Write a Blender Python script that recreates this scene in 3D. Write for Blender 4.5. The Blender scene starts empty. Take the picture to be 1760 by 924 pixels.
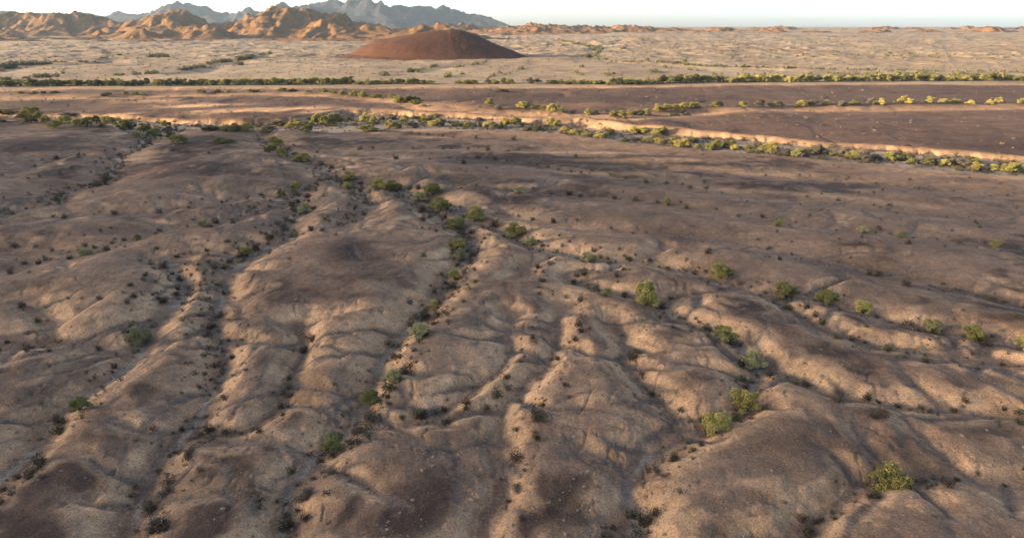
import bpy, math, random
import numpy as np
from mathutils import Vector, Matrix, Euler

random.seed(11)
rng = np.random.default_rng(11)
SC = bpy.context.scene
COL = SC.collection

# ------------------------------------------------------------------ camera
W, Hh = 1760.0, 924.0
F = 1200.0            # focal length in pixels of the 1760 wide frame
HC = 50.0             # camera height above the wash level
YH = 44.0             # row of the true horizon
TH = math.atan((Hh / 2 - YH) / F)
cd = bpy.data.cameras.new('camera')
cam = bpy.data.objects.new('camera', cd)
COL.objects.link(cam)
cam.location = (0, 0, HC)
cam.rotation_euler = (math.pi / 2 - TH, 0, 0)
cd.sensor_width = 36.0
cd.lens = 36.0 * F / W
cd.clip_start = 0.5
cd.clip_end = 120000
SC.camera = cam

# ------------------------------------------------------------------ sky, sun, exposure
SUN_EL = math.radians(9.0)
SUN_AZ = math.radians(260.0)          # clockwise from +Y: behind the viewer, to the left
world = bpy.data.worlds.new('World')
SC.world = world
world.use_nodes = True
wn = world.node_tree
sky = wn.nodes.new('ShaderNodeTexSky')
sky.sky_type = 'NISHITA'
sky.sun_disc = False
sky.sun_elevation = SUN_EL
sky.sun_rotation = SUN_AZ
sky.air_density = 0.42
sky.dust_density = 1.75
sky.ozone_density = 0.0
wn.links.new(sky.outputs[0], wn.nodes['Background'].inputs[0])
wn.nodes['Background'].inputs[1].default_value = 0.15
ld = bpy.data.lights.new('sun', 'SUN')
ld.energy = 5.0
ld.color = (1.0, 0.73, 0.43)
ld.angle = math.radians(1.6)
sun = bpy.data.objects.new('sun', ld)
COL.objects.link(sun)
to_sun = Vector((math.sin(SUN_AZ) * math.cos(SUN_EL), math.cos(SUN_AZ) * math.cos(SUN_EL), math.sin(SUN_EL)))
sun.rotation_euler = to_sun.to_track_quat('Z', 'Y').to_euler()
vs = SC.view_settings
vs.view_transform = 'Standard'
vs.look = 'None'
vs.gamma = 1.0
vs.use_curve_mapping = False
vs.exposure = 2.05

# ------------------------------------------------------------------ helpers
CT, ST = math.cos(TH), math.sin(TH)

def ray(px, py):
    """direction through a pixel of the photograph (arrays allowed)"""
    dx = (np.asarray(px, float) - W / 2) / F
    dy = (Hh / 2 - np.asarray(py, float)) / F
    return dx, CT + dy * ST, -ST + dy * CT

def G(px, py, z=0.0):
    """point of the level z seen at a pixel"""
    dx, dy, dz = ray(px, py)
    t = (z - HC) / dz
    return dx * t, dy * t

def pix(x, y, z):
    zz = np.asarray(z, float) - HC
    d = y * CT - zz * ST
    u = y * ST + zz * CT
    return W / 2 + F * x / d, Hh / 2 - F * u / d

_perm = rng.permutation(4096)
_val = rng.uniform(-1, 1, 4096)

def vnoise(x, y, seed=0):
    xi = np.floor(x).astype(np.int64)
    yi = np.floor(y).astype(np.int64)
    fx, fy = x - xi, y - yi
    fx = fx * fx * fx * (fx * (fx * 6 - 15) + 10)
    fy = fy * fy * fy * (fy * (fy * 6 - 15) + 10)
    def h(a, b):
        return _val[(_perm[(a + seed * 131) & 4095] + b * 57 + _perm[(b + seed * 17) & 4095]) & 4095]
    a, b = h(xi, yi), h(xi + 1, yi)
    c, d = h(xi, yi + 1), h(xi + 1, yi + 1)
    return a + (b - a) * fx + (c - a) * fy + (a - b - c + d) * fx * fy

def fbm(x, y, octv=4, seed=0, gain=0.5, lac=2.03):
    s = 0.0
    a = 1.0
    t = 0.0
    for i in range(octv):
        s = s + a * vnoise(x, y, seed + i)
        t += a
        a *= gain
        x, y = x * lac * 0.8 - y * lac * 0.6 + 11.3, x * lac * 0.6 + y * lac * 0.8 + 5.7
    return s / t

def ridged(x, y, octv=4, seed=0, gain=0.5, lac=2.05):
    s = 0.0
    a = 1.0
    t = 0.0
    for i in range(octv):
        s = s + a * (1 - np.abs(vnoise(x, y, seed + i)) * 1.6)
        t += a
        a *= gain
        x, y = x * lac * 0.8 - y * lac * 0.6 + 3.1, x * lac * 0.6 + y * lac * 0.8 + 9.2
    return s / t

def sstep(a, b, x):
    t = np.clip((x - a) / (b - a), 0, 1)
    return t * t * (3 - 2 * t)

# ------------------------------------------------------------------ drainage of the near ground, in photograph pixels
# name -> (depth m, half width m, floor m, phrase, points)
GULLIES = {
 'main':   (3.2, 15, 1.6, 'the deep gully falling from the wash to the channel fork',
            [(448, 240), (470, 255), (485, 262), (500, 267), (515, 277), (528, 282), (548, 284), (558, 292), (568, 299), (583, 306), (592, 314), (605, 325), (618, 328), (628, 339), (626, 353), (610, 360), (600, 375), (583, 392)]),
 'fork':   (3.0, 14, 1.8, 'the gully bending down left from the channel fork',
            [(583, 306), (556, 312), (539, 319), (529, 329), (520, 339), (510, 346), (503, 355), (508, 363), (497, 377), (487, 390), (480, 403), (468, 415), (450, 422), (427, 438), (394, 451), (372, 466), (350, 484), (345, 505), (352, 535), (380, 600), (372, 680), (320, 780), (250, 930)]),
 'cross':  (2.2, 11, 0.8, 'the shallow channel crossing the left foreground',
            [(468, 412), (437, 416), (423, 421), (396, 428), (355, 434), (325, 436), (303, 441), (290, 453)]),
 'pit':    (2.8, 12, 2.2, 'the grey gravel gully at the bottom left',
            [(278, 445), (286, 458), (293, 470), (294, 485), (284, 500), (271, 514), (258, 532), (240, 562), (225, 612), (180, 662), (120, 722), (60, 802), (-60, 910)]),
 'left':   (2.6, 16, 1.2, 'the dark gully running down from the left wash',
            [(236, 226), (255, 238), (261, 247), (240, 257), (212, 269), (206, 283), (190, 308), (172, 319), (143, 324), (116, 331), (103, 337), (86, 351), (50, 360), (0, 373), (-80, 390)]),
 'leftb':  (1.6, 12, 0.6, 'the faint channel across the left slope',
            [(206, 276), (170, 272), (140, 270), (105, 275), (72, 285), (55, 294), (25, 303), (-60, 316)]),
 'scarp':  (2.2, 11, 0.8, 'the channel under the pale scarp',
            [(505, 350), (485, 343), (450, 341), (420, 345), (385, 349), (351, 352), (328, 356), (300, 359), (284, 365), (268, 367), (235, 370), (197, 370), (165, 370), (112, 375), (88, 374), (40, 384), (-60, 398)]),
 'mid':    (2.0, 11, 0.8, 'the thin channel between the left foreground mounds',
            [(480, 360), (447, 367), (420, 372), (401, 383), (373, 384), (363, 390), (322, 391), (300, 394), (270, 402), (239, 412), (207, 423), (182, 431), (150, 432), (119, 434), (89, 433), (51, 440), (0, 433), (-60, 432)]),
 'low':    (1.8, 11, 0.7, 'the lower left channel',
            [(182, 432), (120, 445), (79, 449), (62, 456), (43, 464), (19, 471), (-60, 486)]),
 'tree':   (3.2, 15, 2.0, 'the gully of the yellow-green trees',
            [(592, 314), (625, 319), (655, 325), (690, 331), (708, 343), (722, 357), (735, 372), (758, 379), (773, 392), (790, 402), (800, 412), (807, 423), (806, 440), (803, 455), (795, 468), (785, 481), (780, 495), (768, 515), (752, 533), (738, 562), (700, 602), (680, 652), (620, 722), (560, 792), (520, 872), (470, 960)]),
 'right':  (3.0, 14, 1.8, 'the channel running down to the lower right',
            [(712, 338), (738, 348), (760, 356), (790, 369), (815, 380), (832, 389), (850, 396), (870, 403), (885, 410), (900, 420), (917, 427), (934, 433), (963, 438), (994, 443), (1020, 453), (1062, 450), (1095, 458), (1148, 462), (1199, 473), (1300, 500), (1420, 520), (1560, 562), (1820, 612)]),
 'loop':   (2.4, 10, 1.8, 'the curved gravel loop at the lower right',
            [(1062, 452), (1070, 463), (1058, 474), (1015, 471), (995, 476), (987, 485), (1000, 497), (1030, 505), (1060, 511), (1100, 521), (1130, 532), (1180, 562), (1260, 592), (1300, 642), (1280, 702), (1200, 762), (1130, 832), (1070, 950)]),
 'tan':    (1.6, 16, 0.8, 'the smooth channel under the right tan slope',
            [(845, 367), (880, 374), (900, 378), (925, 382), (968, 387), (1003, 394), (1037, 399), (1071, 402), (1139, 402), (1200, 411), (1330, 432), (1500, 472), (1820, 540)]),
 'line':   (1.2, 14, 0.3, 'the straight dark line of shrubs at right',
            [(790, 324), (840, 326), (880, 329), (945, 334), (975, 336), (1055, 342), (1090, 346), (1130, 349), (1180, 359), (1200, 362), (1400, 392), (1600, 412), (1820, 436)]),
 'terraceb': (1.0, 18, 0.5, 'the lower terrace row in the middle right',
            [(560, 262), (600, 270), (680, 275), (740, 276), (800, 275), (855, 276), (880, 278), (910, 282), (942, 289), (982, 296), (1013, 299), (1050, 303), (1110, 314), (1146, 316), (1186, 324), (1400, 350), (1820, 390)]),
 'terracea': (0.8, 18, 0.4, 'the middle terrace row at right',
            [(575, 256), (641, 257), (710, 257), (762, 257), (804, 259), (840, 260), (875, 261), (900, 260), (960, 267), (989, 271), (1043, 279), (1200, 295), (1500, 318), (1820, 346)]),
 'terrace': (0.7, 18, 0.4, 'the upper terrace row just below the wash',
            [(640, 226), (700, 229), (735, 233), (778, 237), (816, 239), (882, 242), (960, 249), (1100, 261), (1300, 277), (1820, 318)]),
 'ria':    (1.4, 7, 0.4, 'the short side gully at the lower right',
            [(963, 439), (947, 446), (940, 454), (922, 463), (921, 470), (934, 476), (930, 485), (905, 490)]),
 'rib':    (1.3, 7, 0.4, 'the side rill right of the loop', [(1095, 458), (1110, 450), (1122, 444), (1150, 430), (1190, 428)]),
 'ric':    (1.3, 9, 0.5, 'the corner rill', [(1260, 500), (1200, 507), (1178, 513), (1163, 524), (1150, 540), (1160, 565)]),
 'ext_a':  (2.0, 11, 1.0, 'the bottom channel', [(-80, 585), (0, 602), (120, 592), (228, 612)]),
 'ext_b':  (2.4, 11, 1.0, 'the far right lower channel', [(1840, 730), (1760, 722), (1600, 702), (1450, 692), (1300, 642)]),
 'ext_c':  (2.0, 9, 0.9, 'the lower centre channel', [(905, 560), (900, 622), (860, 682), (790, 712), (700, 722), (625, 722)]),
 'ext_d':  (2.2, 9, 0.9, 'the steep bottom channel', [(1000, 540), (985, 590), (960, 642), (910, 722), (885, 802), (860, 950)]),
 'ext_e':  (2.0, 9, 0.9, 'the bottom right channel', [(1840, 850), (1760, 842), (1600, 822), (1450, 862), (1350, 950)]),
 'ext_f':  (1.6, 8, 0.6, 'the right edge channel', [(1830, 640), (1640, 622), (1500, 602), (1400, 560), (1330, 510)]),
 'ext_g':  (1.6, 8, 0.6, 'the mid bottom rill', [(520, 560), (530, 620), (480, 700), (430, 740), (340, 745)]),
 'ext_h':  (1.6, 8, 0.6, 'the mid bottom right rill', [(1080, 560), (1090, 640), (1150, 700), (1200, 762)]),
 'ext_i':  (1.6, 8, 0.6, 'the bottom left rill', [(20, 520), (60, 560), (75, 598)]),
}
GW = {k: np.array([G(*p) for p in v[4]]) for k, v in GULLIES.items()}

# boundaries: pixel polylines turned into range as a function of bearing
def bound(pts, z):
    a, r = [], []
    for p in pts:
        x, y = G(p[0], p[1], z)
        a.append(math.atan2(x, y))
        r.append(math.hypot(x, y))
    a, r = np.array(a), np.array(r)
    o = np.argsort(a)
    return lambda az: np.interp(az, a[o], r[o])

WASH_NEAR = bound([(-700, 210), (-60, 214), (0, 214), (90, 219), (190, 219), (240, 234), (262, 238), (300, 231), (330, 230), (400, 228), (480, 228), (540, 227), (600, 227), (640, 226), (700, 221), (800, 223), (900, 226), (980, 233), (1040, 240), (1080, 246), (1140, 251), (1200, 257), (1400, 275), (1760, 305), (2600, 370)], 0)
BANK_FOOT = bound([(-700, 196), (-60, 199), (0, 200), (120, 203), (230, 207), (320, 215), (420, 216), (500, 212), (560, 205), (600, 199), (700, 201), (780, 204), (860, 210), (920, 214), (1000, 221), (1060, 225), (1120, 231), (1200, 237), (1400, 252), (1760, 280), (2600, 340)], 0)
BANK_TOP = bound([(-700, 188), (-60, 191), (0, 192), (120, 194), (230, 199), (320, 206), (420, 206), (500, 200), (560, 192), (590, 186), (640, 185.5), (700, 188), (760, 192), (820, 193.5), (860, 195), (920, 200), (985, 199), (1030, 206), (1090, 215), (1140, 219), (1200, 223), (1400, 236), (1760, 262), (2600, 320)], 3.6)
LIP = bound([(-700, 151), (0, 151), (200, 149.5), (400, 147.8), (700, 146.5), (900, 146), (1000, 146.5), (1070, 147.3), (1130, 145), (1200, 143.5), (1400, 141), (1760, 139), (2600, 137)], 4.0)
UPWASH = np.array([G(*p, 4.0) for p in [(-60, 163), (60, 163), (180, 163), (260, 161), (345, 159), (440, 157), (520, 158), (560, 160), (620, 165), (660, 169), (700, 175), (730, 182), (800, 184), (850, 187), (900, 188), (960, 194), (1010, 195), (1060, 199), (1100, 196), (1150, 191), (1200, 187), (1400, 180), (1760, 176)]])
FARLINES = [np.array([G(*p, 4.0) for p in L]) for L in (
    [(0, 119), (28, 112), (60, 110), (85, 110), (160, 106), (200, 98)],
    [(310, 121), (345, 116), (370, 108), (400, 105), (430, 100), (465, 92)],
    [(650, 129), (700, 124), (730, 118), (760, 112), (790, 108), (835, 106)],
    [(1035, 130), (990, 126), (995, 117)],
    [(960, 70), (985, 73), (1010, 79), (1030, 83), (1026, 91), (1003, 97), (1040, 102), (1080, 105), (1130, 107), (1200, 112), (1500, 120), (1800, 124)])]

def seg_dist(X, Y, pts, lim):
    """distance of many points to a polyline, inf beyond lim"""
    out = np.full(X.shape, 1e9)
    for a, b in zip(pts[:-1], pts[1:]):
        m = (X > min(a[0], b[0]) - lim) & (X < max(a[0], b[0]) + lim) & (Y > min(a[1], b[1]) - lim) & (Y < max(a[1], b[1]) + lim)
        idx = np.nonzero(m)
        if idx[0].size == 0:
            continue
        x, y = X[idx], Y[idx]
        dx, dy = b[0] - a[0], b[1] - a[1]
        t = np.clip(((x - a[0]) * dx + (y - a[1]) * dy) / (dx * dx + dy * dy + 1e-9), 0, 1)
        d = np.hypot(x - a[0] - t * dx, y - a[1] - t * dy)
        out[idx] = np.minimum(out[idx], d)
    return out

def grow_branches():
    """side gullies feeding the main ones: list of (points, depth share at each point, half width)"""
    rb_ = random.Random(17)
    out = []
    def grow(p, hd, L, f0, hw, lvl):
        pts, fr = [p], [f0]
        n = max(4, int(L / 3.0))
        for i in range(n):
            hd += rb_.gauss(0, .22)
            p = (p[0] + math.cos(hd) * L / n, p[1] + math.sin(hd) * L / n)
            pts.append(p)
            fr.append(f0 * (1 - (i + 1) / n) ** .8)
            if lvl < 2 and i > 0 and rb_.random() < .30:
                grow(p, hd + rb_.choice((-1, 1)) * rb_.uniform(.6, 1.1), L * rb_.uniform(.3, .55), fr[-1] * .9, hw * .75, lvl + 1)
        out.append((np.array(pts), fr, hw))
    for k_, P in GW.items():
        dep = GULLIES[k_][0]
        side = 1
        for a, b in zip(P[:-1], P[1:]):
            L = math.hypot(b[0] - a[0], b[1] - a[1])
            th = math.atan2(b[1] - a[1], b[0] - a[0])
            s_ = rb_.uniform(2, 12)
            while s_ < L:
                q = (a[0] + (b[0] - a[0]) * s_ / L, a[1] + (b[1] - a[1]) * s_ / L)
                sz = min(1.25, max(.34, math.hypot(*q) / 210))
                grow(q, th + side * rb_.uniform(.75, 1.35), rb_.uniform(9, 38) * (.5 + dep / 4) * sz, rb_.uniform(.65, 1.0) * min(1, dep / 1.3), rb_.uniform(1.8, 3.8) * max(sz, .5), 0)
                side = -side if rb_.random() < .8 else side
                s_ += rb_.uniform(4, 11) * sz
    return out

BRANCH = grow_branches()

def near_height(X, Y):
    """relief of the gullied ground; returns height, gully floor weight, distance in widths"""
    r = np.hypot(X, Y)
    wx = X + 2.4 * fbm(X / 14, Y / 14, 3, 40) + 5 * fbm(X / 60, Y / 60, 2, 43)
    wy = Y + 2.4 * fbm(X / 14, Y / 14, 3, 50) + 5 * fbm(X / 60, Y / 60, 2, 53)
    sz = np.clip(r / 210.0, 0.34, 1.25)
    inv = np.full(X.shape, 60.0)
    wetd = np.full(X.shape, 1e9)
    sandy = np.full(X.shape, 1e9)
    carve = np.zeros(X.shape)
    amp = np.zeros(X.shape)
    wsum = np.full(X.shape, 1e-9)
    for k_, (dep, hw, fl, _, _) in GULLIES.items():
        d = seg_dist(wx, wy, GW[k_], hw * 6)
        t = np.maximum(d - fl * .5 * sz, 0) / (hw * sz)
        inv = np.minimum(inv, t)
        wetd = np.minimum(wetd, d / (fl * 0.65 * sz))
        if fl >= 1.2:
            sandy = np.minimum(sandy, d / (fl * 0.85 * sz))
        carve = np.maximum(carve, np.exp(-np.minimum(t / .40, 20) ** 1.1))
        w = 1 / (1 + np.minimum(t, 1e3) ** 3)
        amp += w * dep * sz ** .7
        wsum += w
    base = (2.4 + 0.9 * fbm(X / 55, Y / 55, 3, 3)) * sz ** .7
    A = (amp + .2 * base) / (wsum + .2)
    bx = wx + .8 * fbm(X / 5, Y / 5, 3, 46)
    by = wy + .8 * fbm(X / 5, Y / 5, 3, 56)
    for pts, fr, hw in BRANCH:
        for i in range(len(pts) - 1):
            lo = np.minimum(pts[i], pts[i + 1]) - hw * 3
            hi = np.maximum(pts[i], pts[i + 1]) + hw * 3
            i0, i1 = int((lo[0] - GX0) / CELL), int((hi[0] - GX0) / CELL) + 1
            j0, j1 = int((lo[1] - GY0) / CELL), int((hi[1] - GY0) / CELL) + 1
            i0, j0, i1, j1 = max(i0, 0), max(j0, 0), min(i1, X.shape[1]), min(j1, X.shape[0])
            if i1 - i0 < 2 or j1 - j0 < 2:
                continue
            x, y = bx[j0:j1, i0:i1], by[j0:j1, i0:i1]
            a, b = pts[i], pts[i + 1]
            dx, dy = b - a
            t = np.clip(((x - a[0]) * dx + (y - a[1]) * dy) / (dx * dx + dy * dy + 1e-9), 0, 1)
            d = np.hypot(x - a[0] - t * dx, y - a[1] - t * dy)
            f = fr[i] + (fr[i + 1] - fr[i]) * t
            carve[j0:j1, i0:i1] = np.maximum(carve[j0:j1, i0:i1], f * np.exp(-np.minimum(d / hw, 9) ** 1.3))
            wetd[j0:j1, i0:i1] = np.minimum(wetd[j0:j1, i0:i1], d / (.15 + .9 * f))
    dome = A * 1.7 * (.50 + .50 * (1 - np.exp(-inv * 1.0)))
    dome = dome + 0.9 * fbm(X / 32, Y / 32, 4, 7) + 1.0 * fbm(X / 80, Y / 95, 2, 9)
    h = np.maximum(dome, .6) * (1 - carve)
    rl2 = ridged(wx / 8.5, wy / 8.5, 4, 27)
    h = h - 0.35 * sstep(0.45, 0.95, rl2) * sstep(0.05, 0.5, inv)
    h = h + 0.10 * fbm(X / 4.0, Y / 4.0, 3, 15)
    return h, np.clip(1.25 - wetd, 0, 1), np.clip(1.3 - sandy, 0, 1)

# --- the near relief is built on a regular grid and eroded by running water
CELL = 0.5
GX0, GX1, GY0, GY1 = -300.0, 380.0, 30.0, 400.0
nx, ny = int((GX1 - GX0) / CELL) + 1, int((GY1 - GY0) / CELL) + 1
gx, gy = np.meshgrid(GX0 + CELL * np.arange(nx), GY0 + CELL * np.arange(ny))
gh, gfl, gsand = near_height(gx, gy)

def erode(Z, n, steps, ke=0.22, kd=0.06, kc=2.2):
    ny, nx = Z.shape
    px = rng.uniform(2, nx - 4, n)
    py = rng.uniform(2, ny - 4, n)
    dx = np.zeros(n)
    dy = np.zeros(n)
    sed = np.zeros(n)
    sp = np.ones(n)
    wat = np.ones(n)
    live = np.ones(n, bool)
    for _ in range(steps):
        ix, iy = px.astype(int), py.astype(int)
        fx, fy = px - ix, py - iy
        a, b, c, d = Z[iy, ix], Z[iy, ix + 1], Z[iy + 1, ix], Z[iy + 1, ix + 1]
        g_x = (b - a) * (1 - fy) + (d - c) * fy
        g_y = (c - a) * (1 - fx) + (d - b) * fx
        h0 = a * (1 - fx) * (1 - fy) + b * fx * (1 - fy) + c * (1 - fx) * fy + d * fx * fy
        dx = dx * 0.35 - g_x * 0.65
        dy = dy * 0.35 - g_y * 0.65
        L = np.hypot(dx, dy) + 1e-9
        dx, dy = dx / L, dy / L
        px2, py2 = px + dx, py + dy
        ok = live & (px2 > 2) & (px2 < nx - 4) & (py2 > 2) & (py2 < ny - 4)
        px2, py2 = np.where(ok, px2, px), np.where(ok, py2, py)
        jx, jy = px2.astype(int), py2.astype(int)
        ex, ey = px2 - jx, py2 - jy
        h1 = Z[jy, jx] * (1 - ex) * (1 - ey) + Z[jy, jx + 1] * ex * (1 - ey) + Z[jy + 1, jx] * (1 - ex) * ey + Z[jy + 1, jx + 1] * ex * ey
        dh = h1 - h0
        cap = np.maximum(-dh, 0.004) * sp * wat * kc
        dep = np.where(dh > 0, np.minimum(dh, sed), np.where(sed > cap, (sed - cap) * kd, -np.minimum((cap - sed) * ke, np.maximum(-dh, 0))))
        dep = np.where(ok, dep, 0)
        sed = sed - dep
        for oy, ox, w in ((0, 0, (1 - fx) * (1 - fy)), (0, 1, fx * (1 - fy)), (1, 0, (1 - fx) * fy), (1, 1, fx * fy)):
            np.add.at(Z, (iy + oy, ix + ox), dep * w)
        sp = np.sqrt(np.maximum(sp * sp - dh * 4, 0.05))
        wat *= 0.985
        live = ok
        px, py = px2, py2

for _ in range(7):
    erode(gh, 14000, 36, 0.15, 0.03)
# light smoothing
k = gh.copy()
k[1:-1, 1:-1] = (gh[1:-1, 1:-1] * 4 + (gh[:-2, 1:-1] + gh[2:, 1:-1] + gh[1:-1, :-2] + gh[1:-1, 2:]) * 2 + gh[:-2, :-2] + gh[:-2, 2:] + gh[2:, :-2] + gh[2:, 2:]) / 16
gh = k
gsy, gsx = np.gradient(gh, CELL)
gslope = np.hypot(gsx, gsy)
# curvature over a few metres tells washed out hollows from varnished tops
def box(a, n):
    c = np.cumsum(np.pad(a, ((n + 1, n), (0, 0)), 'edge'), 0)
    a = (c[2 * n + 1:] - c[:-2 * n - 1]) / (2 * n + 1)
    c = np.cumsum(np.pad(a, ((0, 0), (n + 1, n)), 'edge'), 1)
    return (c[:, 2 * n + 1:] - c[:, :-2 * n - 1]) / (2 * n + 1)
gconc = box(gh, 5) - gh
gsl = box(gslope, 1)

def bil(A, X, Y):
    fx = np.clip((X - GX0) / CELL, 0, nx - 1.001)
    fy = np.clip((Y - GY0) / CELL, 0, ny - 1.001)
    ix, iy = fx.astype(int), fy.astype(int)
    fx, fy = fx - ix, fy - iy
    return A[iy, ix] * (1 - fx) * (1 - fy) + A[iy, ix + 1] * fx * (1 - fy) + A[iy + 1, ix] * (1 - fx) * fy + A[iy + 1, ix + 1] * fx * fy

# albedo patches seen on the near ground: (px, py, rx, ry, kind, amount)
PATCH = [(980, 256, 120, 2.5, 'tan', .75), (1090, 270, 120, 3, 'tan', .7), (860, 283, 90, 3, 'pale', .6), (1040, 291, 110, 3, 'tan', .65), (1130, 302, 80, 3, 'pale', .7), (930, 303, 70, 3, 'pale', .6), (760, 252, 110, 2.5, 'tan', .6), (1400, 330, 160, 4, 'tan', .6), (1300, 290, 140, 4, 'tan', .6),
 (826, 391, 9, 8, 'tan', 1.0), (836, 402, 9, 8, 'tan', 1.0), (841, 415, 9, 8, 'tan', 1.0), (838, 430, 9, 8, 'tan', 1.0), (832, 445, 9, 8, 'tan', 1.0), (825, 460, 9, 8, 'tan', 1.0), (816, 474, 9, 8, 'tan', 1.0), (806, 488, 9, 8, 'tan', 1.0), (795, 502, 9, 8, 'tan', 1.0), (784, 514, 9, 8, 'tan', 1.0),
 (605, 425, 52, 28, 'pave', 1.0), (640, 440, 60, 18, 'pave', .5), (250, 288, 42, 14, 'red', .55), (225, 253, 16, 6, 'tan', .9), (243, 268, 28, 9, 'tan', .8),
         (355, 333, 75, 7, 'pale', .55), (770, 340, 32, 9, 'tan', .8), (440, 328, 28, 6, 'pale', .6), (650, 505, 40, 7, 'pale', .55), (545, 382, 40, 12, 'tan', .7), (560, 330, 30, 10, 'tan', .4),
         (965, 383, 62, 8, 'tan', .7), (910, 366, 34, 10, 'tan', .7), (1085, 440, 110, 11, 'pale', .35), (1100, 442, 110, 11, 'tan', .8), (950, 398, 60, 10, 'tan', .7), (835, 410, 14, 25, 'tan', .9), (832, 450, 16, 24, 'tan', .6),
         (795, 505, 18, 16, 'tan', .4), (1060, 380, 90, 14, 'red', .5), (1160, 385, 60, 16, 'pave', .7), (650, 345, 35, 18, 'tan', .35), (120, 420, 60, 16, 'tan', .4), (60, 400, 60, 12, 'red', .4),
         (900, 440, 30, 30, 'pave', .4), (330, 290, 60, 12, 'pave', .6), (420, 305, 40, 10, 'pave', .6), (120, 240, 70, 10, 'pave', .6), (760, 295, 130, 10, 'pave', .7), (1000, 320, 90, 9, 'pave', .4), (640, 267, 60, 4, 'tan', .9),
         (720, 273, 60, 4, 'tan', .6), (660, 225, 30, 3, 'tan', .8), (730, 230, 50, 3.5, 'tan', .7), (470, 500, 90, 18, 'pave', .4), (980, 520, 60, 14, 'tan', .35), (150, 520, 60, 8, 'tan', .5), (480, 430, 18, 4, 'pale', .7), (660, 432, 26, 5, 'tan', .5),
         (25, 373, 22, 6, 'pale', .3), (455, 247, 26, 4, 'tan', .9), (580, 255, 50, 8, 'tan', .5), (30, 243, 60, 8, 'tan', .45),
         (455, 186, 110, 3.2, 'tan', 1.0), (350, 177, 70, 3.5, 'tan', 1.0), (270, 172, 36, 3, 'tan', .8), (195, 171, 10, 4, 'tan', .9), (560, 190, 36, 3, 'tan', .8), (140, 197, 60, 3, 'tan', 1.0), (30, 192, 40, 2, 'tan', .7),
         (520, 169, 90, 9, 'pave', .7), (480, 181, 0, 0, 'pave', 0), (120, 176, 90, 9, 'pave', .6), (1050, 168, 160, 9, 'pave', .8), (880, 163, 90, 7, 'pave', .7), (780, 176, 60, 4, 'red', .6), (1000, 178, 70, 4, 'red', .5), (620, 178, 60, 4, 'pave', .5),
         (1120, 205, 70, 4, 'pave', .6), (340, 205, 60, 5, 'red', .4),
         (520, 640, 90, 40, 'pave', .7), (1050, 760, 90, 40, 'pave', .6), (1560, 760, 110, 40, 'pave', .7), (760, 800, 80, 50, 'pave', .5), (1380, 540, 90, 20, 'pave', .6), (1500, 440, 120, 16, 'pave', .6), (1450, 590, 80, 14, 'tan', .6), (300, 860, 80, 30, 'tan', .4), (1180, 610, 60, 20, 'tan', .6), (820, 620, 60, 20, 'tan', .6)]

# ------------------------------------------------------------------ materials
def mat_nodes(name):
    m = bpy.data.materials.new(name)
    m.use_nodes = True
    nt = m.node_tree
    b = nt.nodes['Principled BSDF']
    b.inputs['Roughness'].default_value = 0.95
    b.inputs['Specular IOR Level'].default_value = 0.15
    return m, nt, b

def N(nt, t, **kw):
    n = nt.nodes.new(t)
    for k_, v in kw.items():
        setattr(n, k_, v)
    return n

def noise_fac(nt, vec, scale, detail=4, rough=0.6, lo=0.3, hi=0.7, a=0.0, b=1.0):
    n = N(nt, 'ShaderNodeTexNoise')
    n.inputs['Scale'].default_value = scale
    n.inputs['Detail'].default_value = detail
    n.inputs['Roughness'].default_value = rough
    nt.links.new(vec, n.inputs['Vector'])
    r = N(nt, 'ShaderNodeMapRange')
    for i, v in zip((1, 2, 3, 4), (lo, hi, a, b)):
        r.inputs[i].default_value = v
    nt.links.new(n.outputs['Fac'], r.inputs[0])
    return r.outputs[0]

def mix(nt, fac, c1, c2, blend='MIX'):
    n = N(nt, 'ShaderNodeMix', data_type='RGBA', blend_type=blend)
    for s, v in ((n.inputs['Factor'], fac), (n.inputs['A'], c1), (n.inputs['B'], c2)):
        if isinstance(v, (int, float)):
            s.default_value = v
        elif isinstance(v, tuple):
            s.default_value = (*v, 1)
        else:
            nt.links.new(v, s)
    return n.outputs['Result']

def math_(nt, op, a, b):
    n = N(nt, 'ShaderNodeMath', operation=op)
    for s, v in zip(n.inputs, (a, b)):
        if isinstance(v, (int, float)):
            s.default_value = v
        else:
            nt.links.new(v, s)
    return n.outputs[0]

def world_vec(nt, scale=(1, 1, 1)):
    g = N(nt, 'ShaderNodeNewGeometry')
    mp = N(nt, 'ShaderNodeMapping')
    mp.inputs['Scale'].default_value = scale
    nt.links.new(g.outputs['Position'], mp.inputs['Vector'])
    return mp.outputs['Vector']

def bump(nt, b, h, dist, strength):
    n = N(nt, 'ShaderNodeBump')
    n.inputs['Distance'].default_value = dist
    n.inputs['Strength'].default_value = strength
    nt.links.new(h, n.inputs['Height'])
    nt.links.new(n.outputs[0], b.inputs['Normal'])

def value_mul(nt, col, fac):
    """multiply a colour by a grey factor"""
    c = N(nt, 'ShaderNodeCombineColor')
    for i in range(3):
        nt.links.new(fac, c.inputs[i])
    return mix(nt, 1.0, col, c.outputs[0], 'MULTIPLY')

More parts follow.
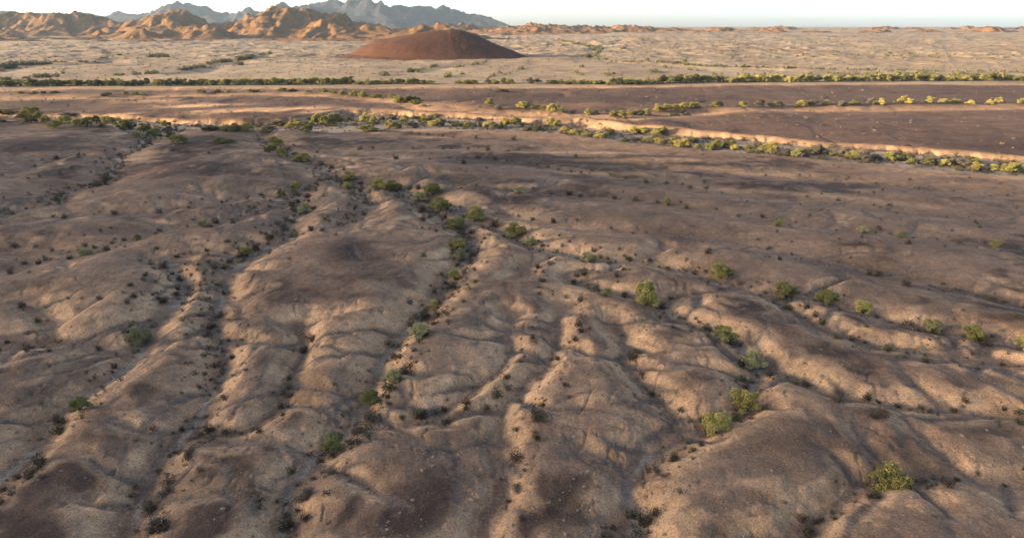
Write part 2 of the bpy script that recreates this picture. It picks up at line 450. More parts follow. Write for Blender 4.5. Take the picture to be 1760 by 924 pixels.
def ground_material():
    m, nt, b = mat_nodes('desert_ground')
    v = world_vec(nt)
    A = N(nt, 'ShaderNodeAttribute', attribute_name='mask_near')
    B = N(nt, 'ShaderNodeAttribute', attribute_name='mask_far')
    sa = N(nt, 'ShaderNodeSeparateColor')
    sb = N(nt, 'ShaderNodeSeparateColor')
    nt.links.new(A.outputs['Color'], sa.inputs[0])
    nt.links.new(B.outputs['Color'], sb.inputs[0])
    tan_, grav, pave = sa.outputs[0], sa.outputs[1], sa.outputs[2]
    pale, red, terr = sb.outputs[0], sb.outputs[1], sb.outputs[2]
    n_big = noise_fac(nt, v, 0.035, 5, 0.6, 0.3, 0.7)
    n_mid = noise_fac(nt, v, 0.28, 5, 0.65, 0.3, 0.7)
    n_fin = noise_fac(nt, v, 2.2, 4, 0.7, 0.3, 0.7)
    n_far = noise_fac(nt, v, 0.012, 6, 0.65, 0.3, 0.7)
    brown = mix(nt, n_big, (0.108, 0.073, 0.053), (0.165, 0.118, 0.086))
    brown = mix(nt, math_(nt, 'MULTIPLY', n_mid, 0.45), brown, (0.215, 0.155, 0.110))
    c = mix(nt, terr, brown, mix(nt, n_far, (0.050, 0.033, 0.027), (0.092, 0.063, 0.048)))
    c = mix(nt, math_(nt, 'MULTIPLY', math_(nt, 'POWER', pave, 1.35), 0.93), c, (0.034, 0.024, 0.020))
    c = mix(nt, math_(nt, 'MULTIPLY', red, 0.8), c, (0.235, 0.135, 0.085))
    c = mix(nt, tan_, c, mix(nt, n_mid, (0.320, 0.212, 0.128), (0.450, 0.308, 0.188)))
    far = mix(nt, n_far, (0.235, 0.180, 0.112), (0.350, 0.275, 0.178))
    far = mix(nt, noise_fac(nt, world_vec(nt, (0.0035, 0.0016, 0.01)), 1.0, 3, 0.5, 0.40, 0.62, 0.0, 0.6), far, (0.245, 0.176, 0.104))
    far = mix(nt, noise_fac(nt, world_vec(nt, (0.010, 0.004, 0.01)), 1.0, 6, 0.65, 0.42, 0.66, 0.0, 0.62), far, (0.125, 0.086, 0.060))
    c = mix(nt, 1.0, c, (1.31, 1.20, 1.07), 'MULTIPLY')
    c = mix(nt, pale, c, far)
    c = mix(nt, grav, c, mix(nt, n_fin, (0.165, 0.135, 0.105), (0.300, 0.250, 0.195)))
    crust = noise_fac(nt, v, 0.75, 6, 0.72, 0.46, 0.60, 0.0, 0.38)
    c = mix(nt, crust, c, mix(nt, 1.0, c, (1.55, 1.45, 1.35), 'MULTIPLY'))
    dark = noise_fac(nt, world_vec(nt, (0.16, 0.22, 0.2)), 1.0, 6, 0.7, 0.50, 0.66, 0.0, 0.45)
    c = mix(nt, dark, c, mix(nt, 1.0, c, (0.60, 0.56, 0.54), 'MULTIPLY'))
    speck = noise_fac(nt, v, 4.5, 3, 0.8, 0.38, 0.64, 0.66, 1.24)
    c = value_mul(nt, c, speck)
    streak = noise_fac(nt, world_vec(nt, (0.05, 0.11, 0.1)), 1.0, 5, 0.6, 0.30, 0.7, 0.74, 1.22)
    c = value_mul(nt, c, streak)
    nt.links.new(c, b.inputs['Base Color'])
    n2 = N(nt, 'ShaderNodeTexNoise')
    n2.inputs['Scale'].default_value = 1.4
    n2.inputs['Detail'].default_value = 6
    n2.inputs['Roughness'].default_value = 0.7
    nt.links.new(v, n2.inputs['Vector'])
    bump(nt, b, n2.outputs['Fac'], 0.5, 0.7)
    return m

def rock_material(name, c1, c2, c3, s, bd):
    m, nt, b = mat_nodes(name)
    v = world_vec(nt)
    a = noise_fac(nt, v, s, 6, 0.65, 0.3, 0.7)
    d = noise_fac(nt, v, s * 7, 5, 0.7, 0.35, 0.65)
    c = mix(nt, a, c1, c2)
    c = mix(nt, math_(nt, 'MULTIPLY', d, 0.5), c, c3)
    nt.links.new(c, b.inputs['Base Color'])
    n2 = N(nt, 'ShaderNodeTexNoise')
    n2.inputs['Scale'].default_value = s * 5
    n2.inputs['Detail'].default_value = 8
    n2.inputs['Roughness'].default_value = 0.7
    nt.links.new(v, n2.inputs['Vector'])
    bump(nt, b, n2.outputs['Fac'], bd, 0.7)
    return m

def leaf_material(name, c1, c2):
    m, nt, b = mat_nodes(name)
    v = world_vec(nt)
    f = noise_fac(nt, v, 1.3, 3, 0.6, 0.3, 0.7)
    g = N(nt, 'ShaderNodeObjectInfo')
    c = mix(nt, f, c1, c2)
    hsv = N(nt, 'ShaderNodeHueSaturation')
    r = N(nt, 'ShaderNodeMapRange')
    r.inputs[3].default_value, r.inputs[4].default_value = 0.75, 1.3
    nt.links.new(g.outputs['Random'], r.inputs[0])
    nt.links.new(r.outputs[0], hsv.inputs['Value'])
    nt.links.new(c, hsv.inputs['Color'])
    nt.links.new(hsv.outputs[0], b.inputs['Base Color'])
    b.inputs['Roughness'].default_value = 0.8
    return m

M_GROUND = ground_material()
M_RANGE = rock_material('mountain_rock', (0.130, 0.066, 0.025), (0.195, 0.105, 0.041), (0.055, 0.032, 0.020), 0.012, 10.0)
M_FAR = rock_material('hazed_distant_rock', (0.016, 0.019, 0.026), (0.034, 0.032, 0.038), (0.012, 0.014, 0.020), 0.003, 40.0)  # haze and cloud shade put into the colour: darker, bluer rock
M_CINDER = rock_material('cinder_rock', (0.056, 0.023, 0.0125), (0.084, 0.036, 0.019), (0.044, 0.020, 0.012), 0.05, 1.6)
M_LEAF = {
    'yellow': leaf_material('leaf_yellow_green', (0.235, 0.205, 0.058), (0.35, 0.295, 0.098)),
    'green': leaf_material('leaf_green', (0.160, 0.158, 0.048), (0.235, 0.215, 0.075)),
    'dark': leaf_material('leaf_dark_green', (0.082, 0.086, 0.040), (0.125, 0.122, 0.058)),
    'pale': leaf_material('leaf_pale', (0.23, 0.215, 0.095), (0.33, 0.295, 0.14)),
    'grey': leaf_material('leaf_grey_brown', (0.095, 0.085, 0.068), (0.145, 0.125, 0.10)),
    'shrub': leaf_material('shrub_dark_leaf', (0.028, 0.026, 0.017), (0.055, 0.046, 0.028)),
    'olive': leaf_material('shrub_olive_leaf', (0.060, 0.056, 0.026), (0.100, 0.090, 0.042)),
    'brown': leaf_material('shrub_brown_leaf', (0.060, 0.043, 0.030), (0.105, 0.075, 0.052)),
    'straw': leaf_material('dry_straw', (0.20, 0.165, 0.105), (0.30, 0.245, 0.155)),
}
M_BARK = rock_material('tree_bark', (0.09, 0.065, 0.045), (0.14, 0.105, 0.075), (0.06, 0.045, 0.03), 6.0, 0.02)

# ------------------------------------------------------------------ object helpers
def tag(o, label, cat, group=None, kind=None):
    o['label'] = label
    o['category'] = cat
    if group:
        o['group'] = group
    if kind:
        o['kind'] = kind
    return o

def grid_mesh(name, X, Y, Z, mat, masks=None, wrap=False):
    nr, nc = X.shape
    me = bpy.data.meshes.new(name)
    co = np.stack([X, Y, Z], -1).reshape(-1, 3).astype(np.float32)
    i = np.arange(nr * nc).reshape(nr, nc)
    q = np.stack([i[:-1, :-1], i[:-1, 1:], i[1:, 1:], i[1:, :-1]], -1).reshape(-1, 4)
    if wrap:
        q2 = np.stack([i[:-1, -1], i[:-1, 0], i[1:, 0], i[1:, -1]], -1).reshape(-1, 4)
        q = np.concatenate([q, q2])
    me.vertices.add(len(co))
    me.vertices.foreach_set('co', co.ravel())
    me.loops.add(q.size)
    me.loops.foreach_set('vertex_index', q.ravel().astype(np.int32))
    me.polygons.add(len(q))
    me.polygons.foreach_set('loop_start', np.arange(0, q.size, 4, dtype=np.int32))
    me.polygons.foreach_set('use_smooth', np.ones(len(q), bool))
    me.update(calc_edges=True)
    for nm, arr in (masks or {}).items():
        a = me.color_attributes.new(nm, 'FLOAT_COLOR', 'POINT')
        a.data.foreach_set('color', arr.reshape(-1, 4).astype(np.float32).ravel())
    me.materials.append(mat)
    o = bpy.data.objects.new(name, me)
    COL.objects.link(o)
    return o

# ------------------------------------------------------------------ the ground sheet
def full_height(X, Y, masks=False):
    az = np.arctan2(X, Y)
    r = np.hypot(X, Y)
    wn_, bf, bt, lp = WASH_NEAR(az), BANK_FOOT(az), BANK_TOP(az), LIP(az)
    wob = 4 * fbm(X / 22, Y / 22, 3, 60)
    rw = r + wob
    inside = (X > GX0) & (X < GX1) & (Y > GY0) & (Y < GY1)
    wi = sstep(0, 30, np.minimum(np.minimum(X - GX0, GX1 - X), np.minimum((Y - GY0) * 1.5, GY1 - Y)))
    nh = np.where(inside, bil(gh, X, Y), 0) * wi + (1 - wi) * (2.6 + 1.0 * fbm(X / 40, Y / 40, 4, 7))
    slope = np.where(inside, bil(gsl, X, Y), 0)
    conc = np.where(inside, bil(gconc, X, Y), 0)
    floor = np.where(inside, bil(gfl, X, Y), 0)
    sand = np.where(inside, bil(gsand, X, Y), 0) * sstep(-.35, .15, fbm(X / 7, Y / 7, 3, 86))
    # near ground sinks to the wash
    edge = sstep(-14, -1.5, rw - wn_)
    back = sstep(10, -20, Y - GY0 - 12) * 0
    h = nh * (1 - edge)
    wash = 0.25 * fbm(X / 6, Y / 6, 3, 61) - 0.3
    e2 = sstep(-2, 4, rw - wn_)
    h = h * (1 - e2) + wash * e2
    # bank and upper terrace
    bank = np.clip((rw - bf) / np.maximum(bt - bf, 6), 0, 1)
    bhs = (0.74 + 0.30 * fbm(X / 34, Y / 60, 3, 66)) * (1 - 0.5 * sstep(0.25, 0.6, az))
    ter = 3.7 * bhs + 0.75 * fbm(X / 50, Y / 35, 5, 63) - 0.5 * sstep(.45, .95, ridged(X / 26, Y / 40, 4, 68)) + 0.12 * fbm(X / 7, Y / 7, 3, 64)
    flute = (0.9 * sstep(.35, .95, ridged(X / 9, Y / 22, 3, 65)) + 0.5 * ridged(X / 4, Y / 7, 3, 67)) * np.sin(np.pi * bank)
    bk = bank ** 1.15
    h = np.where(rw > bf, wash * (1 - bk) + ter * bk - flute, h)
    du = seg_dist(X + wob, Y + wob, UPWASH, 60)
    h = h - np.where(r > bf, 1.6 * np.exp(-(du / 11) ** 2), 0)
    # lip of the terrace, the tree belt below it, and the fans beyond
    e3 = sstep(0, 14, rw - lp)
    fan = 9 * (1 - np.exp(-np.maximum(r - lp - 40, 0) / 2600.0)) + 17 * sstep(-0.06, 0.2, az) * (1 - np.exp(-np.maximum(r - 1150, 0) / 2200.0))
    hm = fbm(X / 60, Y / 75, 4, 70)
    hum = (0.5 + 1.9 * sstep(700, 1500, r)) * (1.3 + 0.9 * fbm(X / 300, Y / 420, 2, 76)) * (ridged(X / 34, Y / 46, 4, 72) - 0.45) * sstep(640, 900, r) + (0.8 + 2.6 * sstep(800, 2200, r)) * (hm + 0.8 * (ridged(X / 110, Y / 130, 4, 71) - 0.4))
    belt = -0.6 + (fan + hum + 1.3) * sstep(25, 110, rw - lp)
    h = h * (1 - e3) + belt * e3
    dfl = np.full(X.shape, 1e9)
    m = r > 800
    if m.any():
        ii = np.nonzero(m)
        w2 = 14 * fbm(X[ii] / 80, Y[ii] / 80, 2, 75)
        dd = np.full(ii[0].shape, 1e9)
        for L in FARLINES:
            dd = np.minimum(dd, seg_dist(X[ii] + w2, Y[ii] + w2, L, 80))
        dfl[ii] = dd
        h[ii] -= 2.0 * np.exp(-(dd / 16) ** 2)
    fadeback = sstep(-20, 40, Y)
    h = h * fadeback + 1.5 * (1 - fadeback)
    h = h + np.where(r < 420, (0.05 * fbm(X / 0.9, Y / 0.9, 2, 17) + 0.13 * fbm(X / 2.6, Y / 2.6, 3, 18)), 0)
    sf = np.where(r < 300, 0.25 * sstep(.42, .95, ridged(X / 2.9 + .6 * wob, Y / 2.9, 3, 29)) * (0.25 + sstep(0.08, 0.3, slope)) * (1 - e2), 0)
    h = h - sf
    if not masks:
        return h
    near = (rw < wn_)
    nz = fbm(X / 9, Y / 9, 3, 80)
    nb = fbm(X / 45, Y / 30, 4, 81)
    tan_ = sstep(0.24, 0.52, slope + 0.12 * nz + 0.10 * fbm(X / 3, Y / 3, 3, 83)) * 0.9 + 0.12 * sstep(0.1, 0.6, nb) + 0.35 * sstep(0.04, 0.3, conc)
    tan_ = np.where(near, tan_, 0)
    grav = np.where(near, np.maximum(floor * 0.4, sand * 0.95), 0)
    rim = np.where(near, 0.55 * sstep(0.05, 0.22, -conc), 0)
    tan_ = np.maximum(tan_, rim * sstep(-.4, .3, nz))
    tan_ = tan_ * (1 - 0.9 * np.where(near, floor, 0))
    grav = np.maximum(grav, sstep(-4, 2, rw - wn_) * sstep(5, -3, rw - bf) * 0.95)
    pave = np.where(near, (0.10 + 0.85 * sstep(-0.10, 0.28, -nb + 0.35 * fbm(X / 5, Y / 5, 4, 84))) * sstep(0.26, 0.10, slope + 0.06 * nz), 0)
    pave = np.maximum(pave, np.where(near, floor * 0.95, 0))  # gully floors darkened for dark debris plus painted-in shade
    edge_t = np.where(near, 0.5 * sstep(-16, -4, rw - wn_), 0)
    tan_ = np.maximum(tan_, edge_t * sstep(-0.2, 0.5, fbm(X / 30, Y / 30, 2, 82)))
    onb = np.where(rw > bf, np.sin(np.pi * np.clip(bank * 0.85 + 0.12, 0, 1)), 0) * (bank < 1)
    tan_ = np.maximum(tan_, onb * (0.15 + 0.55 * sstep(-0.35, 0.35, fbm(X / 11, Y / 11, 4, 85))))
    terr = sstep(0, 8, rw - bt)
    lipm = sstep(-28, -4, rw - lp) * (1 - e3)
    tan_ = np.maximum(tan_, 0.55 * lipm)
    tan_ = np.maximum(tan_, np.where(r > bt, 0.5 * np.exp(-(du / 16) ** 2), 0) * (1 - e3))
    pale = sstep(4, 24, rw - lp)
    red = np.zeros(X.shape)
    fcone = np.exp(-(((X + 128) / 240) ** 2 + ((Y - 1165) / 115) ** 2) ** 1.5)
    red = np.maximum(red, fcone * 0.75)
    ex = {'tan': tan_, 'pave': pave, 'red': red, 'pale': pale}
    for (px, py, rx, ry, kind, amt) in PATCH:
        if rx == 0:
            continue
        zl = 3.8 if py < 215 and py > 150 else (4.0 if kind in ('pave', 'red') else 1.8)
        cx, cy = G(px, py, zl)
        d = math.hypot(cx, cy)
        rr = abs(math.hypot(*G(px, py - ry, zl)) - math.hypot(*G(px, py + ry, zl))) / 2
        rt = rx * d / F
        da = (az - math.atan2(cx, cy)) * d
        dr = r - d
        q = (da / rt) ** 2 + (dr / rr) ** 2
        sel = q < 6
        if not sel.any():
            continue
        wv = np.exp(-(q[sel] * (1 + 0.7 * fbm(X[sel] / 7, Y[sel] / 7, 3, 90))) ** 1.4) * amt
        if kind == 'pale':
            wv = wv * (0.35 + 0.65 * sstep(0.05, 0.5, ridged(X[sel] / 6, Y[sel] / 6, 3, 91) - 0.25))
        if kind == 'pave':
            ex['tan'][sel] *= 1 - .9 * np.clip(wv, 0, 1)
        a = ex[kind]
        a[sel] = np.maximum(a[sel], wv)
    one = np.ones(X.shape)
    cl = lambda a: np.clip(a, 0, 1)
    mn = np.stack([cl(ex['tan'] * (1 - 0.6 * np.where(near | (r > bt), ex['pave'] * 0.8, 0))), cl(grav), cl(ex['pave'] * (1 - e3)), one], -1)
    mf = np.stack([cl(ex['pale'] * (1 - 0.95 * red * (r > 900))), cl(ex['red']), cl(terr), one], -1)
    return h, {'mask_near': mn, 'mask_far': mf}

rows = np.concatenate([np.arange(985, 300, -0.95), np.arange(300, 160, -0.42), np.arange(160, 54, -0.30)])
dep = TH - np.arctan((Hh / 2 - rows) / F)
rr_ = HC / np.tan(dep)
rad = np.concatenate([[2, 8, 16, 24, 32, 40, 46], rr_[rr_ > 50], rr_[-1] * np.array([1.12, 1.26, 1.42, 1.6, 1.85, 2.15, 2.5])])
fine = np.radians(np.linspace(-51, 51, 1180))
coarse = np.radians(np.linspace(51, 309, 88)[1:-1])
azs = np.concatenate([fine, coarse])
RR, AA = np.meshgrid(rad, azs, indexing='ij')
PX, PY = RR * np.sin(AA), RR * np.cos(AA)
PZ, masks = full_height(PX, PY, True)
ground = grid_mesh('ground', PX, PY, PZ, M_GROUND, masks, wrap=True)
tag(ground, 'brown gullied desert ground running out to a pale plain', 'ground', kind='structure')

NR, NF = len(rad), len(fine)
def surf(X, Y):
    """height of the built sheet"""
    return float(full_height(np.array([X], float), np.array([Y], float))[0])

def hit_many(P):
    """first meeting of pixel rays with the built sheet (searched along the sheet's own rows)"""
    P = np.asarray(P, float)
    dx, dy, dz = ray(P[:, 0], P[:, 1])
    az = np.arctan2(dx, dy)
    hl = np.hypot(dx, dy)
    ja = np.clip(np.searchsorted(fine, az), 1, NF - 1)
    out = []
    for k_ in range(len(P)):
        zr = HC + rad * dz[k_] / hl[k_]
        t = (az[k_] - fine[ja[k_] - 1]) / (fine[ja[k_]] - fine[ja[k_] - 1])
        zs = PZ[:, ja[k_] - 1] * (1 - t) + PZ[:, ja[k_]] * t
        w = np.nonzero(zr <= zs)[0]
        i = w[0] if len(w) else NR - 8
        r = rad[i]
        if i > 0:
            a, b_ = zr[i - 1] - zs[i - 1], zs[i] - zr[i]
            u = a / (a + b_ + 1e-9)
            r = rad[i - 1] + (rad[i] - rad[i - 1]) * u
            z = zs[i - 1] + (zs[i] - zs[i - 1]) * u
        else:
            z = zs[i]
        out.append((r * math.sin(az[k_]), r * math.cos(az[k_]), z))
    return out

# ------------------------------------------------------------------ hills and mountains
def at_elev(px, py, D):
    """x and z of a summit seen at a pixel, standing at forward distance D"""
    dx, dy, dz = ray(px, py)
    t = D / dy
    return float(dx * t), float(HC + dz * t)

def cinder_hill():
    D = 1190.0
    prof = [(540, 101), (565, 99), (585, 96), (602, 92), (619, 80), (640, 70.5), (660, 66), (680, 62.5), (710, 57.5), (740, 54), (765, 51.5), (778, 51), (792, 54), (815, 61), (840, 70.5), (865, 80), (890, 90), (905, 96), (920, 100), (945, 103)]
    xs = np.array([at_elev(p[0], p[1], D)[0] for p in prof])
    zs = np.array([at_elev(p[0], p[1], D)[1] for p in prof])
    x0 = at_elev(772, 51, D)[0]
    X, Y = np.meshgrid(np.linspace(xs[0] - 10, xs[-1] + 10, 320), np.linspace(D - 150, D + 170, 260))
    hw = 5 * fbm(X / 40, Y / 40, 3, 109)
    rho = np.sqrt((X - x0) ** 2 + ((Y - D) * 1.45) ** 2)
    rho = np.sqrt(rho ** 2 + 400) - 20 * np.exp(-(rho / 45) ** 2) + hw * 0.6
    hl = np.interp(-rho, xs - x0, zs)
    hr = np.interp(rho, xs - x0, zs)
    w = 0.5 + 0.5 * np.clip((X - x0) / (rho + 14), -1, 1)
    w = w * w * (3 - 2 * w)
    P = hl * (1 - w) + hr * w
    Z = P + np.clip(P / 15, 0, 1) * (0.8 * fbm(X / 18, Y / 18, 5, 110) + 0.25 * (ridged(np.arctan2(X - x0, D - Y + 1e-6) * 9, rho / 60, 4, 112) - 0.5) * sstep(10, 60, rho))
    Z = np.where(P < 0.2, -4, Z)
    o = grid_mesh('cinder_hill', X, Y, Z - 0.5, M_CINDER)
    tag(o, 'smooth dark red-brown dome-shaped hill standing alone on the pale plain', 'hill', kind='structure')

cinder_hill()

def mountain_range(name, peaks, x0, x1, y0, y1, step, slope, mat, label, rough, wl, seed):
    X, Y = np.meshgrid(np.arange(x0, x1, step), np.arange(y0, y1, step))
    wx = X + wl * 0.45 * fbm(X / wl, Y / wl, 4, seed)
    wy = Y + wl * 0.45 * fbm(X / wl, Y / wl, 4, seed + 5)
    Z = np.full(X.shape, -30.0)
    prev = None
    for pk in peaks:
        px, py, D = pk[:3]
        sl = pk[3] if len(pk) > 3 else slope
        x, z = at_elev(px, py, D)
        d0 = np.hypot(X - x, Y - D)
        b_ = np.clip(d0 / (z * 1.2 + 1), 0, 1)
        ux, uy = X + (wx - X) * b_, Y + (wy - Y) * b_
        d = np.hypot(ux - x, (uy - D))
        ang = np.arctan2(ux - x, uy - D)
        R = z / sl * (1 + 0.20 * np.sin(ang * 3 + px) + 0.15 * np.sin(ang * 5 + py * 3 + px) + 0.13 * np.sin(ang * 9 + px * 1.7) + 0.08 * np.sin(ang * 15 + px * 2.3))
        t = np.clip(np.sqrt((d / R) ** 2 + .004) - .063, 0, 1.6)
        Z = np.maximum(Z, z * (1 - t) * (1 - 0.25 * t * (1 - t)) - 3)
        if prev is not None and abs(prev[0] - px) < 60 and abs(prev[2] - D) < 500:
            x2, z2 = at_elev(prev[0], prev[1], prev[2])
            ex, ey = x2 - x, prev[2] - D
            u = np.clip(((ux - x) * ex + (uy - D) * ey) / (ex * ex + ey * ey + 1e-6), 0, 1)
            dd = np.hypot(ux - x - u * ex, uy - D - u * ey)
            zc = (z + (z2 - z) * u) * (1 - 0.10 * np.sin(np.pi * u)) 
            t = np.clip(dd * sl / zc, 0, 1.6)
            Z = np.maximum(Z, zc * (1 - t) * (1 - 0.25 * t * (1 - t)) - 3)
        prev = pk
    hm = np.clip(Z / 60.0, 0, 1) if rough < 40 else np.clip(Z / 250.0, 0, 1)
    rg = ridged(wx / wl, wy / wl, 6, seed + 11, 0.55)
    Z = Z + rough * hm * (rg - 0.62) * 1.9
    Z = Z + rough * 0.6 * hm * (ridged(X / (wl * .22), Y / (wl * .3), 4, seed + 31) - 0.55)
    o = grid_mesh(name, X, Y, Z, mat)
    tag(o, label, 'mountains', kind='structure')
    return o

NEARPK = []
def add(lst, D, sl=None):
    for p in lst:
        NEARPK.append((p[0], p[1], D + (p[2] if len(p) > 2 else 0)) + ((sl,) if sl else ()))
add([(-260, 24), (-200, 18), (-140, 22), (-80, 16), (-35, 20), (0, 18), (22, 16.5), (44, 15), (68, 14), (92, 16), (112, 12), (128, 14.5), (150, 22), (166, 29), (185, 35), (210, 33.5), (232, 35)], 3350, .42)
add([(255, 27), (275, 23), (290, 17.5), (303, 17), (322, 25), (345, 34), (370, 36), (395, 36.5), (418, 31), (440, 23), (462, 15.5), (480, 9.5), (495, 13), (512, 21), (530, 25), (552, 22), (570, 21), (582, 24), (602, 31), (625, 37), (652, 41), (690, 44)], 3250, .42)
add([(8, 51), (45, 50), (62, 57), (80, 60), (125, 53), (240, 45)], 2500, .40)
add([(310, 40), (335, 37), (362, 42), (375, 52), (255, 54), (285, 48)], 2650, .42)
add([(470, 38), (420, 57), (545, 34), (525, 39), (560, 30), (575, 34), (592, 41), (505, 50), (630, 41), (645, 52), (520, 56)], 2800, .40)
add([(700, 47), (730, 43), (750, 36.5), (765, 43), (835, 57), (855, 60), (690, 50), (600, 56)], 2500, .34)
add([(-60, 52), (-20, 49), (20, 55), (170, 52), (205, 50), (232, 56), (395, 55), (445, 50), (455, 55), (585, 53), (612, 50), (640, 56), (665, 52), (690, 54)], 2750, .36)
add([(900, 52), (925, 47), (955, 49), (985, 52), (1020, 50), (1060, 52), (1100, 49), (1150, 51), (1200, 49), (1260, 51), (1330, 48), (1400, 50), (1500, 47), (1600, 49), (1700, 46)], 3500, .16)
add([(905, 43), (940, 41), (975, 43.5), (1010, 42.5), (1040, 44), (1075, 42.5), (1110, 44.5), (1150, 45), (1190, 46), (1240, 46)], 4100, .13)
add([(785, 34), (800, 33), (825, 37), (850, 40), (870, 37.5), (885, 39), (915, 36.5), (932, 37.5), (950, 41)], 4300, .25)
add([(965, 38.5), (992, 39), (1015, 43), (1045, 43), (1065, 39.5), (1080, 41), (1096, 43.5), (1118, 45)], 4700, .22)
add([(1170, 46.5), (1230, 44), (1290, 46), (1340, 42.5), (1380, 45), (1450, 46), (1520, 43.5), (1560, 45.5), (1640, 44), (1700, 41), (1760, 43), (1850, 40)], 5200, .2)
rfh = random.Random(77)
add([(rfh.uniform(-200, 740), rfh.uniform(60.5, 65.5), rfh.uniform(0, 300)) for _ in range(64)], 2180, .17)
mountain_range('mountain_ridge', NEARPK, -3600, 4600, 2150, 5600, 7.0, .4, M_RANGE,
               'low rugged orange-brown rocky mountains beyond the pale plain', 26.0, 210.0, 120)
FARPK = [(-300, 10), (-160, 14), (-40, 16), (20, 15), (55, 13), (76, 10.5), (100, 13), (140, 19), (178, 24), (200, 20.5), (212, 24), (250, 24), (268, 17), (285, 10), (302, 5), (320, 1.5), (334, 7), (350, 8), (366, 11), (385, 12), (402, 11.5), (425, 12), (446, 11), (470, 9), (486, 4), (500, 1.5), (522, -2.5), (545, -3), (570, -4), (592, -2), (612, -3), (632, -1), (652, 1), (668, 2), (684, 7), (700, 9), (715, 12), (728, 13), (740, 11.5), (756, 17), (775, 20), (800, 23.5), (812, 25.5), (832, 32), (850, 38)]
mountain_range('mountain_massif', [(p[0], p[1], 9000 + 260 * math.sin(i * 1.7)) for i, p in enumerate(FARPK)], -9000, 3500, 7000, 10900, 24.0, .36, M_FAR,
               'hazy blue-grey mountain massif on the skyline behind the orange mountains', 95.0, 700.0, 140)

# unseen ridge, added and shaped to keep the low sun off the foreground
def shade_ridge():
    s = np.array([to_sun.x, to_sun.y])
    s = s / np.hypot(*s)
    u0 = 700.0
    n = np.array([-s[1], s[0]])
    te = math.tan(SUN_EL)
    rows_edge = [(-100, 214), (0, 213), (300, 222), (600, 218), (900, 226), (1200, 252), (1760, 302), (2300, 400), (2300, 600)]
    vv, hh = [], []
    for p in rows_edge:
        x, y = G(p[0], p[1], 1.5)
        L = u0 - (x * s[0] + y * s[1])
        vv.append(x * n[0] + y * n[1])
        hh.append(L * te + 1.5)
    vv, hh = np.array(vv), np.array(hh)
    o_ = np.argsort(vv)
    U, V = np.meshgrid(np.linspace(-300, 300, 90), np.linspace(vv.min() - 140, vv.max() + 900, 260))
    crest = np.interp(V, vv[o_], hh[o_]) + 5 * fbm(V / 90, V * 0 + 3, 4, 160)
    fade = sstep(0, 130, V - vv.min() + 130) * sstep(0, 500, vv.max() + 900 - V)
    Z = crest * fade * np.clip(1 - np.abs(U) / (crest * 1.6), 0, 1) - 2 + 6 * fbm(U / 60, V / 60, 4, 161) * np.clip(np.abs(U) / 60, 0, 1)
    X = s[0] * (u0 + U) + n[0] * V
    Y = s[1] * (u0 + U) + n[1] * V
    o = grid_mesh('added_shade_ridge', X, Y, Z, M_RANGE)
    tag(o, 'unseen brown ridge added out of view to shade the foreground', 'hill', kind='structure')
shade_ridge()

# ------------------------------------------------------------------ plants
def raw_mesh(name, verts, faces, mats, mi=None):
    me = bpy.data.meshes.new(name)
    me.from_pydata(verts, [], faces)
    for m in mats:
        me.materials.append(m)
    if mi is not None:
        me.polygons.foreach_set('material_index', mi)
    me.update()
    return me

def tube(V, Fc, pts, rads, n=5):
    base = len(V)
    for i, p in enumerate(pts):
        p = Vector(p)
        d = (Vector(pts[min(i + 1, len(pts) - 1)]) - Vector(pts[max(i - 1, 0)])).normalized()
        a = d.cross(Vector((0.3, 0.9, 0.1))).normalized()
        b = d.cross(a)
        for k_ in range(n):
            t = 2 * math.pi * k_ / n
            V.append(tuple(p + (a * math.cos(t) + b * math.sin(t)) * rads[i]))
    for i in range(len(pts) - 1):
        for k_ in range(n):
            a0, a1 = base + i * n + k_, base + i * n + (k_ + 1) % n
            Fc.append((a0, a1, a1 + n, a0 + n))
    Fc.append(tuple(base + k_ for k_ in range(n - 1, -1, -1)))
    Fc.append(tuple(base + (len(pts) - 1) * n + k_ for k_ in range(n)))

def leaves(V, Fc, centres, size, rnd):
    for c in centres:
        q = Euler((rnd.uniform(0, 6.3), rnd.uniform(0, 6.3), rnd.uniform(0, 6.3))).to_matrix()
        s = size * rnd.uniform(0.6, 1.35)
        b = len(V)
        for ax, ay in ((-.5, -.35), (.5, -.35), (.62, .3), (-.4, .42)):
            p = q @ Vector((ax * s, ay * s, rnd.uniform(-.12, .12) * s))
            V.append((c[0] + p.x, c[1] + p.y, c[2] + p.z))
        Fc.append((b, b + 1, b + 2, b + 3))

